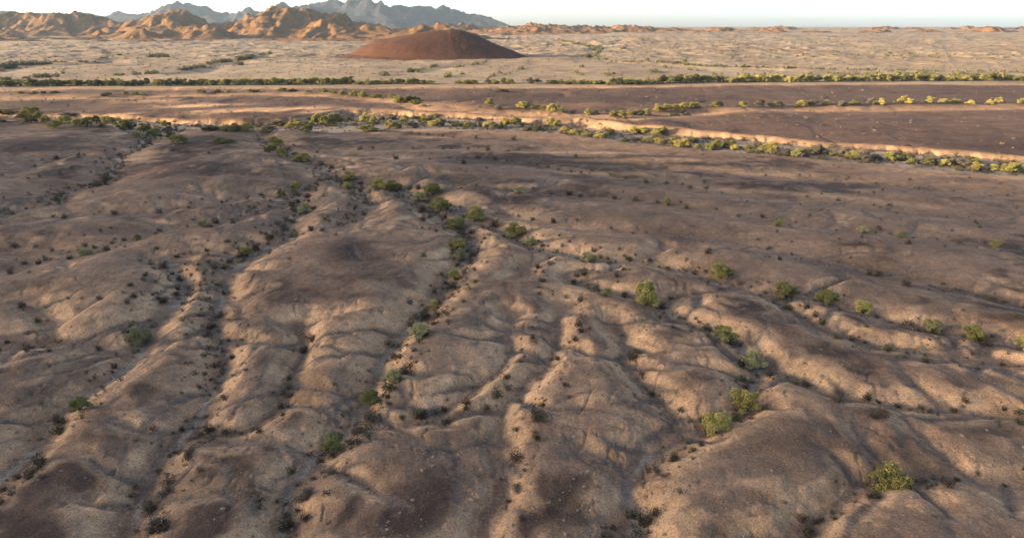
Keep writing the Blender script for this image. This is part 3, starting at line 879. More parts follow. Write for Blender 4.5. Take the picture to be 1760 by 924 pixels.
def tree_proto(seed, n_leaf, low):
    """tree of about unit width and unit height: (trunk mesh, crown mesh)"""
    rnd = random.Random(seed)
    V, Fc = [], []
    lobes = []
    stems = rnd.choice([2, 3, 3])
    for s in range(stems):
        a = 6.283 * s / stems + rnd.uniform(-.5, .5)
        lean = rnd.uniform(.05, .14)
        p0 = (0.03 * math.cos(a), 0.03 * math.sin(a), -0.06)
        p1 = (lean * math.cos(a), lean * math.sin(a), .22)
        p2 = (lean * 2.0 * math.cos(a + .2), lean * 2.0 * math.sin(a + .2), .46)
        tube(V, Fc, [p0, p1, p2], [.035, .026, .018])
        for b in range(3):
            aa = a + rnd.uniform(-1.1, 1.1)
            R = rnd.uniform(.18, .38)
            e = (R * math.cos(aa), R * math.sin(aa), rnd.uniform(.35, .82) if not low else rnd.uniform(.25, .75))
            mid_ = tuple((p2[i] + e[i]) / 2 + rnd.uniform(-.03, .03) for i in range(3))
            st = p1 if b == 0 else p2
            tube(V, Fc, [st, mid_, e], [.016, .011, .005], 4)
            lobes.append((e, rnd.uniform(.10, .20)))
    for _ in range(rnd.choice([6, 8, 10])):
        aa = rnd.uniform(0, 6.283)
        R = rnd.uniform(.16, .47)
        lobes.append(((R * math.cos(aa), R * math.sin(aa), rnd.uniform(.10, .55) if low else rnd.uniform(.16, .62)), rnd.uniform(.07, .16)))
    lobes.append(((rnd.uniform(-.08, .08), rnd.uniform(-.08, .08), .80), .18))
    lobes.append(((rnd.uniform(-.1, .1), rnd.uniform(-.1, .1), .40), .24))
    trunk = raw_mesh('trunk', V, Fc, [M_BARK])
    V, Fc = [], []
    cs = []
    wsum = sum(l[1] ** 2 for l in lobes)
    for (c, R) in lobes:
        for _ in range(int(n_leaf * R * R / wsum)):
            while True:
                p = Vector((rnd.uniform(-1, 1), rnd.uniform(-1, 1), rnd.uniform(-1, 1)))
                if 0.05 < p.length < 1:
                    break
            p = p.normalized() * (p.length ** 0.5) * R * (rnd.uniform(.75, 1.15) if rnd.random() < .85 else rnd.uniform(1.1, 1.55))
            cs.append((c[0] + p.x, c[1] + p.y, max(.03, c[2] + p.z * .8)))
    leaves(V, Fc, cs, .042, rnd)
    crown = raw_mesh('crown', V, Fc, [M_LEAF['green']])
    return trunk, crown

def shrub_proto(seed, n_leaf, leaf=.085):
    rnd = random.Random(seed)
    V, Fc, mi = [], [], []
    tips = []
    for s in range(9):
        a = 6.283 * s / 9 + rnd.uniform(-.3, .3)
        R = rnd.uniform(.15, .42)
        e = (R * math.cos(a), R * math.sin(a), rnd.uniform(.45, .95))
        tube(V, Fc, [(0, 0, -.08), (e[0] * .45, e[1] * .45, e[2] * .5), e], [.022, .015, .006], 4)
        tips.append(e)
        tips.append((e[0] * .7, e[1] * .7, e[2] * .55))
        tips.append((e[0] * 1.05, e[1] * 1.05, e[2] * .25))
    mi = [1] * len(Fc)
    cs = []
    for _ in range(n_leaf):
        t = rnd.choice(tips)
        s = .13
        cs.append((t[0] + rnd.gauss(0, s), t[1] + rnd.gauss(0, s), max(.02, t[2] + rnd.gauss(0, s * .8))))
    leaves(V, Fc, cs, leaf, rnd)
    mi += [0] * (len(Fc) - len(mi))
    return raw_mesh('desert_shrub', V, Fc, [M_LEAF['shrub'], M_BARK], mi)

TREES = [tree_proto(30 + i, 6500, i % 2 == 1) for i in range(8)]
SHRUBS = [shrub_proto(70 + i, 420) for i in range(5)]

def ordinal(n):
    base = ['first', 'second', 'third', 'fourth', 'fifth', 'sixth', 'seventh', 'eighth', 'ninth', 'tenth', 'eleventh', 'twelfth', 'thirteenth', 'fourteenth', 'fifteenth', 'sixteenth', 'seventeenth', 'eighteenth', 'nineteenth', 'twentieth']
    if n <= 20:
        return base[n - 1]
    return {2: 'twenty', 3: 'thirty', 4: 'forty'}[n // 10] + ('-' + base[n % 10 - 1] if n % 10 else '')

# trees: (px, py of the foot, width px, height px, colour, label or None)
T = 'yellow'; GN = 'green'; DK = 'dark'; PL = 'pale'; GY = 'grey'
FG_TREES = [
 (1110, 524, 38, 39, T, 'big bright yellow-green tree standing alone at the lower right'),
 (884, 405, 36, 23, T, 'wide olive tree in the channel right of the curved tan bank'),
 (816, 379, 33, 26, T, 'large yellow-green tree at the bend above the curved tan bank'),
 (784, 393, 30, 19, GN, 'round green tree at the top of the curved tan bank'),
 (757, 361, 31, 22, GN, 'green tree below the pale orange mound right of centre'),
 (744, 335, 30, 21, GN, 'dense round green tree left of the pale orange mound'),
 (721, 344, 22, 15, PL, 'pale loose tree just below the dense round green tree'),
 (651, 325, 33, 19, T, 'left and brighter of the two trees growing side by side in the gully'),
 (676, 327, 32, 17, GN, 'right and darker of the two trees growing side by side in the gully'),
 (785, 426, 33, 17, T, 'wide olive-yellow tree in the gully left of the curved tan bank'),
 (791, 446, 22, 18, PL, 'pale yellow-green tree under the wide olive-yellow tree'),
 (782, 479, 22, 19, T, 'bright yellow-green tree at the foot of the tree gully'),
 (746, 528, 22, 14, T, 'small bright green tree at the mouth of the tree gully'),
 (893, 332, 22, 12, PL, 'pale low tree at the left start of the straight shrub line'),
 (600, 308, 24, 14, T, 'yellow-green tree right above the channel fork'),
 (597, 323, 18, 10, T, 'small yellow-green tree right below the channel fork'),
 (508, 323, 16, 11, T, 'small yellow-green tree with a twin below it in the fork gully'),
 (506, 335, 12, 12, GN, 'small green tree, lower of the twins in the fork gully'),
 (483, 338, 14, 15, GN, 'narrow olive tree at the right end of the pale scarp'),
 (525, 364, 25, 16, PL, 'pale bushy tree in the middle of the fork gully'),
 (351, 390, 21, 12, PL, 'small pale yellow tree in the thin channel left of centre'),
 (145, 436, 19, 11, PL, 'pale low yellow-green bush-like tree in the left foreground channel'),
 (163, 428, 9, 8, GN, 'tiny green tree just right of the pale one in the left foreground'),
 (236, 413, 12, 10, GN, 'small olive tree on the thin left foreground channel'),
 (425, 439, 21, 15, T, 'olive-yellow tree in the gully above the broad dark slope'),
 (504, 406, 14, 9, PL, 'faint pale tree in the dark shrubby bend of the fork gully'),
 (912, 421, 23, 13, PL, 'pale green tree among dark shrubs below the wide olive tree'),
 (1012, 448, 23, 15, PL, 'pale yellow-green tree above the gravel loop'),
 (1041, 506, 19, 12, PL, 'faint pale tree inside the gravel loop'),
 (1147, 353, 13, 13, T, 'small yellow-green tree on the straight shrub line'),
 (1050, 303, 9, 8, PL, 'small pale tree in the lower terrace row'),
 (989, 272, 6, 8, DK, 'tiny dark tree on the middle terrace'),
]
WASH_TREES = [
 (3, 197, 13, 9, DK), (15, 197, 14, 9, GN), (3, 210, 12, 6, DK), (36, 204, 18, 8, DK), (44, 199, 16, 15, GN), (58, 200, 18, 15, T), (53, 211, 19, 14, DK), (66, 206, 14, 14, T), (79, 211, 18, 13, T), (94, 220, 24, 13, T),
 (112, 213, 18, 14, GN), (116, 199, 30, 6, GY), (136, 217, 18, 13, T), (150, 217, 20, 15, GN), (166, 212, 14, 13, DK), (176, 219, 12, 6, DK), (186, 209, 20, 9, GN), (198, 214, 16, 11, DK), (213, 222, 20, 15, GN), (226, 222, 16, 12, DK), (248, 225, 24, 13, GN),
 (265, 234, 22, 13, GN), (285, 216, 16, 9, GN), (234, 234, 14, 9, T), (290, 225, 18, 8, GY), (302, 248, 18, 17, T), (313, 246, 20, 14, GN), (292, 237, 18, 8, DK), (340, 219, 12, 6, GY),
 (363, 224, 30, 8, DK), (388, 225, 20, 9, GN), (406, 225, 22, 13, T), (426, 225, 22, 14, T), (456, 227, 16, 6, GN), (462, 221, 22, 7, GY), (480, 217, 24, 9, DK), (498, 220, 18, 9, T), (510, 217, 18, 12, T), (529, 226, 26, 17, GN), (545, 214, 20, 18, T), (560, 216, 20, 17, GN), (574, 214, 20, 18, GN), (586, 212, 14, 11, T), (597, 208, 16, 8, DK),
 (379, 248, 27, 12, GN), (474, 256, 24, 22, T), (464, 261, 18, 11, DK), (485, 267, 19, 14, T), (519, 278, 26, 15, T), (395, 244, 10, 6, PL),
 (628, 210, 18, 16, T), (642, 214, 20, 15, T), (634, 225, 34, 10, GN), (670, 221, 18, 14, T), (682, 221, 16, 11, GN), (694, 212, 18, 13, T), (674, 205, 22, 8, GY), (656, 207, 12, 7, GY), (707, 216, 24, 8, GY), (715, 205, 16, 5, DK), (728, 211, 16, 15, T), (738, 210, 14, 12, PL), (745, 218, 20, 11, T), (759, 217, 18, 14, GN), (747, 202, 14, 7, GN), (786, 217, 18, 9, DK), (806, 219, 18, 10, GN), (824, 208, 14, 6, GY), (840, 219, 20, 11, PL), (853, 221, 14, 8, DK), (868, 219, 20, 15, T), (884, 215, 22, 14, GN), (828, 218, 12, 8, GY),
 (905, 224, 12, 7, DK), (922, 224, 24, 7, DK), (946, 217, 18, 15, T), (956, 220, 16, 13, GN), (974, 229, 22, 11, T), (990, 231, 22, 9, T), (1009, 234, 22, 9, GN), (1031, 237, 24, 11, T), (1049, 233, 20, 11, DK), (1088, 229, 20, 12, T), (1104, 229, 18, 11, T), (1126, 233, 16, 13, GN), (1139, 232, 16, 15, GN),
 (1073, 244, 16, 7, DK), (1092, 241, 18, 5, GY), (1115, 244, 18, 9, GN), (1131, 246, 16, 9, T), (1145, 247, 16, 9, GY), (1157, 248, 14, 11, GN), (1166, 252, 18, 12, T), (1179, 253, 18, 14, T), (1190, 244, 24, 8, DK), (1198, 256, 14, 9, GN),
]
UPPER_TREES = [
 (609, 165, 16, 9, GN), (624, 167, 18, 10, GN), (645, 169, 22, 7, GN), (673, 169, 16, 8, T), (686, 177, 19, 12, GN), (702, 176, 18, 11, DK), (715, 173, 14, 8, GN), (712, 179, 18, 7, GN), (727, 184, 14, 6, GN), (841, 181, 16, 12, T), (857, 188, 14, 8, GY), (896, 186, 18, 11, T), (863, 158, 22, 5, GY),
 (905, 186, 12, 10, T), (919, 188, 20, 7, DK), (934, 189, 18, 8, GN), (948, 193, 16, 14, T), (956, 192, 12, 13, GN), (966, 195, 16, 9, DK), (984, 195, 12, 5, GY), (1010, 197, 14, 10, GN), (1021, 197, 14, 8, GY), (1056, 201, 16, 11, GN), (1068, 202, 18, 12, GN), (1083, 198, 18, 9, GN), (1098, 198, 16, 9, DK), (1110, 198, 16, 11, GN), (1131, 192, 18, 13, T), (1144, 191, 18, 12, GN), (1158, 189, 18, 10, T), (1174, 186, 16, 9, T), (1186, 186, 16, 10, T), (1170, 194, 14, 6, GN), (1196, 185, 14, 9, GN), (1180, 199, 14, 6, GY), (1160, 200, 16, 6, GY),
 (35, 161, 10, 4, GN), (58, 161, 12, 5, GN), (74, 161, 10, 4, DK), (95, 160, 16, 4, GN), (178, 166, 12, 6, DK), (186, 163, 10, 4, DK), (216, 162, 10, 5, GN), (232, 163, 12, 5, GN), (246, 163, 10, 4, T), (345, 160, 16, 6, GN), (372, 159, 16, 5, T), (392, 159, 12, 4, T), (430, 158, 14, 5, GN), (442, 158, 10, 4, GN), (484, 157, 18, 6, GN), (504, 157, 14, 4, DK), (530, 159, 12, 4, GN), (556, 158, 18, 6, GN), (572, 161, 14, 5, GN), (588, 163, 16, 8, GN),
]
BELT = []
rb = random.Random(5)
def belt(x0, x1, y0, y1, hmin, hmax, dens, cols):
    x = x0
    while x < x1:
        w = rb.uniform(10, 19)
        y = y0 + (y1 - y0) * (x - x0) / (x1 - x0)
        BELT.append((x, y + rb.uniform(-1.2, .8), w, rb.uniform(hmin, hmax), rb.choice(cols)))
        x += w * dens * rb.uniform(.8, 1.2)
belt(-6, 255, 149, 147.2, 8, 12, .62, [GN, GN, DK, DK, T])
belt(268, 600, 147.2, 144.8, 8, 12, .55, [GN, GN, DK, GN, T])
belt(602, 612, 144.6, 144.6, 13, 16, .9, [DK])
belt(618, 752, 144.8, 144.8, 6, 11, .85, [GN, GN, DK, GY])
belt(788, 818, 144.4, 144.4, 6, 8, .7, [GN, GN])
belt(838, 882, 144, 144, 7, 11, .85, [GY, GN])
belt(912, 930, 144, 144, 8, 14, .8, [GY, DK])
belt(946, 1050, 144, 145.2, 5, 8, .72, [GN, DK, GN])
belt(1052, 1135, 145.4, 144.2, 8, 11, .55, [GN, GN, DK])
belt(1140, 1205, 143.5, 142.2, 10, 15, .5, [GN, DK, GN])
belt(1210, 1800, 141.8, 138, 8, 13, .75, [GN, DK, GN, T])

EXT_TREES = []
def ext_line(pts, n, wmin, wmax, asp, jit, cols, sd):
    r_ = random.Random(sd)
    L = [0]
    for a, b in zip(pts[:-1], pts[1:]):
        L.append(L[-1] + math.hypot(b[0] - a[0], b[1] - a[1]))
    for i in range(n):
        s = (i + r_.uniform(.1, .9)) / n * L[-1]
        x = np.interp(s, L, [p[0] for p in pts]) + r_.uniform(-jit, jit)
        y = np.interp(s, L, [p[1] for p in pts]) + r_.uniform(-jit, jit) * .5
        w = r_.uniform(wmin, wmax)
        EXT_TREES.append((x, y, w, w * r_.uniform(*asp), r_.choice(cols)))
ext_line([(1210, 255), (1400, 268), (1760, 295)], 34, 14, 26, (.45, .75), 7, [T, GN, DK, GN, GY], 1)
ext_line([(1205, 186), (1400, 181), (1760, 177)], 22, 12, 18, (.45, .7), 4, [T, GN, GN, GY], 2)
ext_line([(1215, 470), (1300, 500), (1420, 520), (1560, 562), (1790, 606)], 7, 26, 40, (.6, .9), 5, [T, PL, GN], 3)
ext_line([(740, 562), (700, 602), (680, 652), (620, 722), (560, 792)], 4, 30, 50, (.7, .9), 6, [T, PL, GN], 4)
ext_line([(1190, 567), (1260, 592), (1300, 642), (1280, 702), (1200, 762)], 4, 34, 52, (.7, .95), 6, [T, PL, GN], 6)
ext_line([(1300, 384), (1600, 412), (1760, 430)], 4, 16, 26, (.6, .9), 3, [PL, T], 7)
ext_line([(240, 562), (225, 612), (180, 662), (120, 722)], 2, 30, 44, (.7, .9), 6, [PL, GN], 8)
ext_line([(1600, 822), (1450, 862)], 1, 60, 60, (.8, .8), 6, [T], 9)

def make_tree(item, p, label, group):
    px, py, w, h, colr = item[:5]
    rnd = random.Random(int(px * 31 + py * 7))
    d = p[1] * CT - (p[2] - HC) * ST
    wm, hm = w * d / F * 1.14, h * d / F * 1.08
    tr, cr = TREES[rnd.randrange(8)] if h / w > .72 else TREES[1 + 2 * rnd.randrange(4)]
    e = bpy.data.objects.new('palo_verde_tree' if colr in (T, PL, GN) else 'mesquite_tree', None)
    COL.objects.link(e)
    e.empty_display_size = 0.3
    e.location = (p[0], p[1], p[2] - 0.03)
    e.rotation_euler = (0, 0, rnd.uniform(0, 6.283))
    e.scale = (wm, wm, hm)
    tag(e, label, 'tree', group)
    for nm, me in (('trunk', tr), ('crown', cr)):
        o = bpy.data.objects.new(nm, me)
        COL.objects.link(o)
        o.parent = e
        if nm == 'crown':
            o.material_slots[0].link = 'OBJECT'
            o.material_slots[0].material = M_LEAF[colr]
    return e

COLW = {T: 'yellow-green', GN: 'green', DK: 'dark-green', PL: 'pale', GY: 'grey-brown'}
def auto_trees(items, segs, group):
    """segs: (x0, x1, phrase); trees of one colour in one stretch are counted from the left"""
    pts = hit_many([(i[0], i[1]) for i in items])
    byk = {}
    for it, p in zip(items, pts):
        ph = next((s[2] for s in segs if s[0] <= it[0] < s[1]), segs[-1][2])
        shape = 'tall' if it[3] / it[2] > .8 else ('low-spreading' if it[3] / it[2] < .45 else 'round')
        byk.setdefault((it[4], shape, ph), []).append((it, p))
    for (c, shape, ph), L in byk.items():
        L.sort(key=lambda a: a[0][0])
        for i, (it, p) in enumerate(L):
            lead = f'{shape} {COLW[c]} tree' if len(L) == 1 else f'{shape} {COLW[c]} tree, {ordinal(i + 1)} such from left,'
            make_tree(it, p, f'{lead} {ph}'.replace(',,', ','), group)

for it, p in zip(FG_TREES, hit_many([(i[0], i[1]) for i in FG_TREES])):
    make_tree(it, p, it[5], 'trees in the foreground gullies')
auto_trees(WASH_TREES, [(-99, 100, 'at the left end of the middle wash'), (100, 215, 'in the wash below the left orange bank'), (215, 330, 'in the wash above the dark left gully'), (330, 520, 'in the wash left of the dense clump'),
                        (520, 604, 'in dense wash clump left of bright bank'), (604, 720, 'below the left end of the bright bank'), (720, 900, 'below the middle of the bright bank'), (900, 1060, 'below the right half of the bright bank'), (1060, 1201, 'at the wash under the bank end')], 'trees along the middle wash')
auto_trees(UPPER_TREES, [(-99, 400, 'along the thin upper line at left'), (400, 600, 'along the thin upper line in the middle'), (600, 760, 'above the left end of the bright bank'), (760, 1000, 'on the terrace above the bright bank'), (1000, 1201, 'in the upper wash at right')], 'trees on the upper terrace')
auto_trees(BELT, [(-99, 130, 'at the left end of the far belt'), (130, 262, 'in the far belt before its first gap'), (262, 380, 'in the far belt after its first gap'), (380, 500, 'in the far belt left of dark hill'), (500, 614, 'in far belt below dark hill\'s left foot'),
                  (614, 760, 'in far belt below the dark hill'), (760, 940, 'in far belt below dark hill\'s right foot'), (940, 1060, 'in low far belt right of dark hill'), (1060, 1205, 'in the thick right part of the far belt'), (1205, 1420, 'in far belt right of its thick part'), (1420, 1900, 'at right end of far belt')], 'trees of the far belt')
auto_trees(EXT_TREES, [(-99, 700, 'in the nearest left gullies'), (700, 1000, 'in the nearest gully below the tree gully'), (1000, 1300, 'in the gully below the gravel loop'), (1300, 1520, 'in the right part of the ground'), (1520, 1900, 'at the right edge of the ground')], 'trees at the edges of the view')

# dark shrubs (px, py, width px)
SH = [(43,256,6),(73,276,5),(97,274,9),(60,287,7),(125,291,8),(103,300,8),(68,304,6),(49,308,8),(4,302,6),(135,267,7),(145,268,5),(135,271,7),(181,260,5),(197,258,6),(174,274,5),(165,280,5),(177,281,5),(156,297,6),(172,303,6),(185,300,6),(181,310,12),(171,320,9),(118,325,8),(141,324,5),(108,334,10),(96,343,8),(86,352,7),(51,335,8),(7,341,6),(159,331,5),(92,373,8),(111,376,9),(170,366,5),(162,369,5),(197,369,10),(273,366,10),(275,341,5),(251,349,5),(297,260,8),(255,248,10),(247,254,8),
(307,261,5),(324,262,6),(359,264,6),(545,263,7),(541,270,5),(570,290,10),(553,284,10),(550,311,8),(539,300,5),(553,300,5),(528,327,7),(488,299,4),(498,303,4),(529,340,9),(512,349,9),(502,354,9),(502,361,7),(450,337,9),(454,342,7),(465,346,6),(444,350,6),(425,343,8),(397,342,6),(390,347,6),(382,349,7),(347,344,7),(328,350,6),(326,358,8),(427,357,7),(438,359,8),(397,354,5),(442,368,8),(556,337,6),(539,359,9),(332,379,7),(372,384,10),(401,384,10),(363,391,7),(322,390,7),(391,377,5),(344,369,4),(478,386,13),(488,396,14),(505,373,8),(536,396,10),(555,397,8),(453,386,5),
(621,317,8),(611,325,8),(619,329,9),(628,338,5),(626,349,7),(610,359,8),(630,362,5),(604,370,7),(703,326,8),(719,325,9),(792,324,6),(819,320,5),(693,340,5),(774,352,6),(780,356,5),(792,358,8),(776,364,8),(725,361,10),(727,379,10),(740,374,8),(764,376,10),(850,390,16),(725,393,6),(749,398,7),(848,372,4),(875,371,4),(891,373,7),(641,256,7),(619,257,10),(710,257,6),(762,257,8),(776,257,6),(804,258,8),(822,256,4),(838,259,10),(874,261,6),(891,259,8),(666,266,4),(680,274,10),(739,275,5),(772,272,5),(787,276,5),(799,272,5),(821,272,9),(797,282,9),(851,276,9),(872,277,5),(880,277,5),(836,290,6),
(706,230,7),(720,232,8),(735,233,7),(761,235,6),(780,237,7),(816,239,13),(882,241,9),(838,223,7),
(910,282,6),(924,285,6),(942,289,8),(960,293,8),(982,296,7),(999,298,7),(1013,299,5),(1016,295,5),(1076,308,8),(1110,314,9),(1146,316,8),(1186,324,9),(1173,318,6),(917,325,6),(946,334,10),(978,335,12),(996,339,14),(1045,333,4),(1022,330,4),(1071,330,5),(1056,342,10),(1092,345,11),(1130,349,8),(1148,353,8),(1170,349,6),(1180,359,9),(917,361,5),(991,380,7),(915,379,8),(951,383,10),
(24,425,13),(62,425,9),(89,432,9),(119,434,6),(147,424,9),(182,431,12),(193,419,8),(198,412,6),(214,413,9),(215,425,5),(145,406,6),(120,404,6),(173,398,7),(191,393,6),(268,403,6),(274,398,9),(269,428,9),(43,454,10),(67,454,9),(76,442,6),(79,447,9),(29,447,5),(19,470,12),(50,469,7),(120,445,10),(241,449,9),(280,461,15),(264,462,9),(285,451,7),(251,473,9),(298,471,7),(289,479,7),(212,503,7),(224,491,9),(263,508,8),(270,505,7),(272,512,5),(231,511,12),(219,521,10),(280,520,16),(118,514,8),(140,514,7),(171,514,9),(297,508,6),
(336,412,4),(358,415,5),(391,416,9),(406,419,8),(426,421,7),(433,417,8),(445,422,7),(449,401,8),(469,400,6),(464,411,14),(355,432,9),(358,438,6),(327,436,8),(316,437,6),(305,442,9),(301,432,4),(386,436,6),(394,451,10),(418,440,12),(440,430,12),(387,461,9),(319,455,7),(310,469,6),(322,465,6),(310,482,13),(306,498,9),(324,497,8),(332,500,6),(304,508,10),(497,446,8),(534,397,9),(553,397,7),(577,404,7),(500,408,6),(522,403,7),
(750,398,7),(739,393,5),(810,401,11),(833,411,8),(804,411,8),(804,433,8),(809,443,6),(811,450,8),(791,449,10),(776,431,6),(785,456,6),(837,451,6),(815,464,8),(797,470,9),(728,441,9),(874,425,5),(766,488,9),(747,503,11),(778,495,18),(740,492,6),(817,486,10),(788,503,8),(704,522,13),(759,472,8),(784,481,9),(866,407,8),
(915,410,7),(907,409,5),(926,415,6),(922,405,4),(933,406,4),(962,406,8),(932,423,9),(943,424,6),(966,424,9),(979,417,7),(1006,420,4),(956,434,9),(934,430,4),(910,430,6),(1020,433,10),(1032,427,7),(1065,429,7),(1045,446,8),(1080,447,14),(1116,448,10),(1148,463,9),(1072,464,10),(1060,476,10),(1061,486,7),(1003,473,15),(991,475,10),(986,486,12),(987,489,9),(1022,500,18),(1017,491,4),(1073,508,11),(1042,510,9),(945,445,6),(955,447,5),(924,461,10),(920,468,6),(933,468,8),(932,484,13),(946,454,12),(925,494,7),(950,501,5),(950,507,5),(972,512,9),(998,517,12),(927,506,10),(1152,514,11),(1122,521,16),(1135,438,4),(1180,447,6),(1162,434,5),(1192,506,6),(1174,464,8),(1195,473,7),(1088,402,6),(1050,394,8)]
r_ = random.Random(3)
for k, (dp, hw, fl, ph, pts) in GULLIES.items():
    for a, b in zip(pts[:-1], pts[1:]):
        L = math.hypot(b[0] - a[0], b[1] - a[1])
        for _ in range(int(L / 17 + r_.random())):
            t = r_.random()
            x, y = a[0] + (b[0] - a[0]) * t + r_.gauss(0, 13), a[1] + (b[1] - a[1]) * t + r_.gauss(0, 9)
            if (x > 1203 or y > 527) and -20 < x < 1790 and y < 945:
                sc_ = math.hypot(*G(x, y))
                SH.append((x, y, min(1.9, .85 * math.exp(r_.gauss(0, .38))) * F / sc_ * .93))
hits = hit_many([(s[0], s[1]) for s in SH])
ALL = []
for s, p in zip(SH, hits):
    d = p[1] * CT - (p[2] - HC) * ST
    ALL.append((s[2], s, p, d))
ALL.sort(key=lambda a: -a[0])
one, rest = ALL[:300], ALL[300:]

def nearest(x, y):
    best = None
    for k, v in GULLIES.items():
        d = float(seg_dist(np.array([x]), np.array([y]), GW[k], 1e5)[0])
        if best is None or d < best[0]:
            best = (d, k)
    return best

SHORT = {'main': 'deep gully below the wash', 'fork': 'gully bending left from the fork', 'cross': 'shallow left channel', 'pit': 'grey gravel gully at bottom left', 'left': 'dark gully below the left wash', 'leftb': 'faint left slope channel', 'scarp': 'channel under the pale scarp', 'mid': 'thin left channel between mounds', 'low': 'lower left channel', 'tree': 'gully of yellow-green trees', 'right': 'channel falling to lower right', 'loop': 'curved gravel loop', 'tan': 'smooth channel under right tan slope', 'line': 'straight dark shrub line', 'terraceb': 'lower terrace row', 'terracea': 'middle terrace row', 'terrace': 'upper terrace row', 'ria': 'short gully beside the loop', 'rib': 'side rill right of the loop', 'ric': 'rill right of the big tree', 'ext_a': 'bottom left channel', 'ext_b': 'right lower channel', 'ext_c': 'lower centre channel', 'ext_d': 'steep bottom channel', 'ext_e': 'bottom right channel', 'ext_f': 'right edge channel', 'ext_g': 'bottom left centre rill', 'ext_h': 'bottom right centre rill', 'ext_i': 'short bottom left rill'}
groups = {}
for a in one:
    d, k = nearest(a[2][0], a[2][1])
    half = 'in' if d < 4.5 else 'beside'
    P = [GW[k][i] for i in range(len(GW[k]))]
    i0 = min(range(len(P)), key=lambda i: (P[i][0] - a[2][0]) ** 2 + (P[i][1] - a[2][1]) ** 2)
    part = ['upper', 'middle', 'lower'][min(2, 3 * i0 // len(P))]
    big = 'large' if a[1][2] * a[3] / F > 1.35 else ('small' if a[1][2] * a[3] / F < .9 else 'medium')
    tone = ('dark', 'dark', 'olive', 'brown', 'grey')[int(a[1][0] * 7 + a[1][1] * 3) % 5]
    groups.setdefault((k, half, part, big, tone), []).append(a)
def make_shrub(a, tone, label, group):
    w, s, p, d = a
    rnd = random.Random(int(s[0] * 13 + s[1] * 5))
    o = bpy.data.objects.new('creosote_shrub', SHRUBS[rnd.randrange(5)])
    COL.objects.link(o)
    wm = w * d / F * 1.1
    o.location = (p[0], p[1], p[2] - .02)
    o.rotation_euler = (0, 0, rnd.uniform(0, 6.28))
    o.scale = (wm, wm * rnd.uniform(.8, 1.15), wm * rnd.uniform(.5, .9))
    o.material_slots[0].link = 'OBJECT'
    o.material_slots[0].material = M_LEAF['shrub' if tone == 'dark' else tone]
    return tag(o, label, 'shrub', group)
for (k, half, part, big, tone), L in groups.items():
    L.sort(key=lambda a: a[1][0])
    ph = SHORT[k]
    for i, a in enumerate(L):
        n = '' if len(L) == 1 else f', {ordinal(i + 1)} such from left,'
        make_shrub(a, tone, f'{big} {tone} shrub{n} {half} {part} {ph}', 'dark shrubs of the gullies')

def scatter(name, label, items, proto, mats, cat):
    """plants nobody could count, joined into one mesh"""
    src = [np.array([v.co for v in m.vertices]) for m in proto]
    fac = [[tuple(p.vertices) for p in m.polygons] for m in proto]
    mis = [[p.material_index for p in m.polygons] for m in proto]
    V, Fc, MI, base = [], [], [], 0
    for n, (p, w, h, m0) in enumerate(items):
        k_ = n % len(proto)
        t = (n * 2.399) % 6.283
        c, s = math.cos(t), math.sin(t)
        a = src[k_]
        V.append(np.stack([p[0] + (a[:, 0] * c - a[:, 1] * s) * w, p[1] + (a[:, 0] * s + a[:, 1] * c) * w, p[2] + a[:, 2] * h], -1))
        Fc += [tuple(i + base for i in f) for f in fac[k_]]
        MI += [m0 if mi == 0 else len(mats) - 1 for mi in mis[k_]]
        base += len(a)
    me = raw_mesh(name, np.concatenate(V).tolist(), Fc, mats, MI)
    o = bpy.data.objects.new(name, me)
    COL.objects.link(o)
    return tag(o, label, cat, kind='stuff')

small = [shrub_proto(90 + i, 80, .12) for i in range(4)]
scatter('small_shrub_cover', 'tiny dark scattered shrubs dotted over the brown ground', [((a[2][0], a[2][1], a[2][2]), a[0] * a[3] / F * 1.1, a[0] * a[3] / F * .8, 0) for a in rest], small, [M_LEAF['shrub'], M_BARK], 'shrubs')

# low scrub, dry tufts and stones nobody could count
rs = np.random.default_rng(23)
def on_ground(x, y):
    return full_height(np.asarray(x, float), np.asarray(y, float))
def wash_points(n):
    az = rs.uniform(-.72, .80, n)
    t = rs.uniform(.02, 1.05, n)
    r = WASH_NEAR(az) * (1 - t) + BANK_FOOT(az) * t
    return r * np.sin(az), r * np.cos(az)
def gully_points(names, per_m, spread):
    xs, ys = [], []
    for k_ in names:
        P = GW[k_]
        for a, b in zip(P[:-1], P[1:]):
            n = rs.poisson(np.hypot(*(b - a)) * per_m)
            t = rs.uniform(0, 1, n)
            xs.append(a[0] + (b[0] - a[0]) * t + rs.normal(0, spread, n))
            ys.append(a[1] + (b[1] - a[1]) * t + rs.normal(0, spread, n))
    return np.concatenate(xs), np.concatenate(ys)
def items_of(x, y, lo, hi, asp, mats):
    z = on_ground(x, y)
    w = lo * (hi / lo) ** (rs.uniform(0, 1, len(x)) ** 1.6)
    return [((x[i], y[i], z[i] - .03), w[i], w[i] * rs.uniform(*asp), int(rs.choice(mats))) for i in range(len(x))]
x, y = wash_points(2600)
IT = items_of(x, y, .5, 3.6, (.32, .7), [0, 0, 1, 2, 2, 3])
x, y = gully_points(['main', 'fork', 'tree', 'right', 'pit', 'left', 'loop'], 1.5, 2.0)
IT += items_of(x, y, .22, 1.25, (.5, .9), [0, 0, 0, 1, 2])
x, y = gully_points(['scarp', 'mid', 'low', 'cross', 'leftb', 'line', 'terraceb', 'terracea', 'terrace', 'tan', 'ria', 'ext_a', 'ext_b', 'ext_c', 'ext_d', 'ext_e', 'ext_f', 'ext_g', 'ext_h', 'ext_i'], .42, 2.2)
IT += items_of(x, y, .2, .8, (.5, .9), [0, 0, 1, 2, 4])
az = rs.uniform(-.62, .74, 420)
t_ = rs.uniform(-.1, .85, 420)
r = BANK_FOOT(az) * (1 - t_) + BANK_TOP(az) * t_
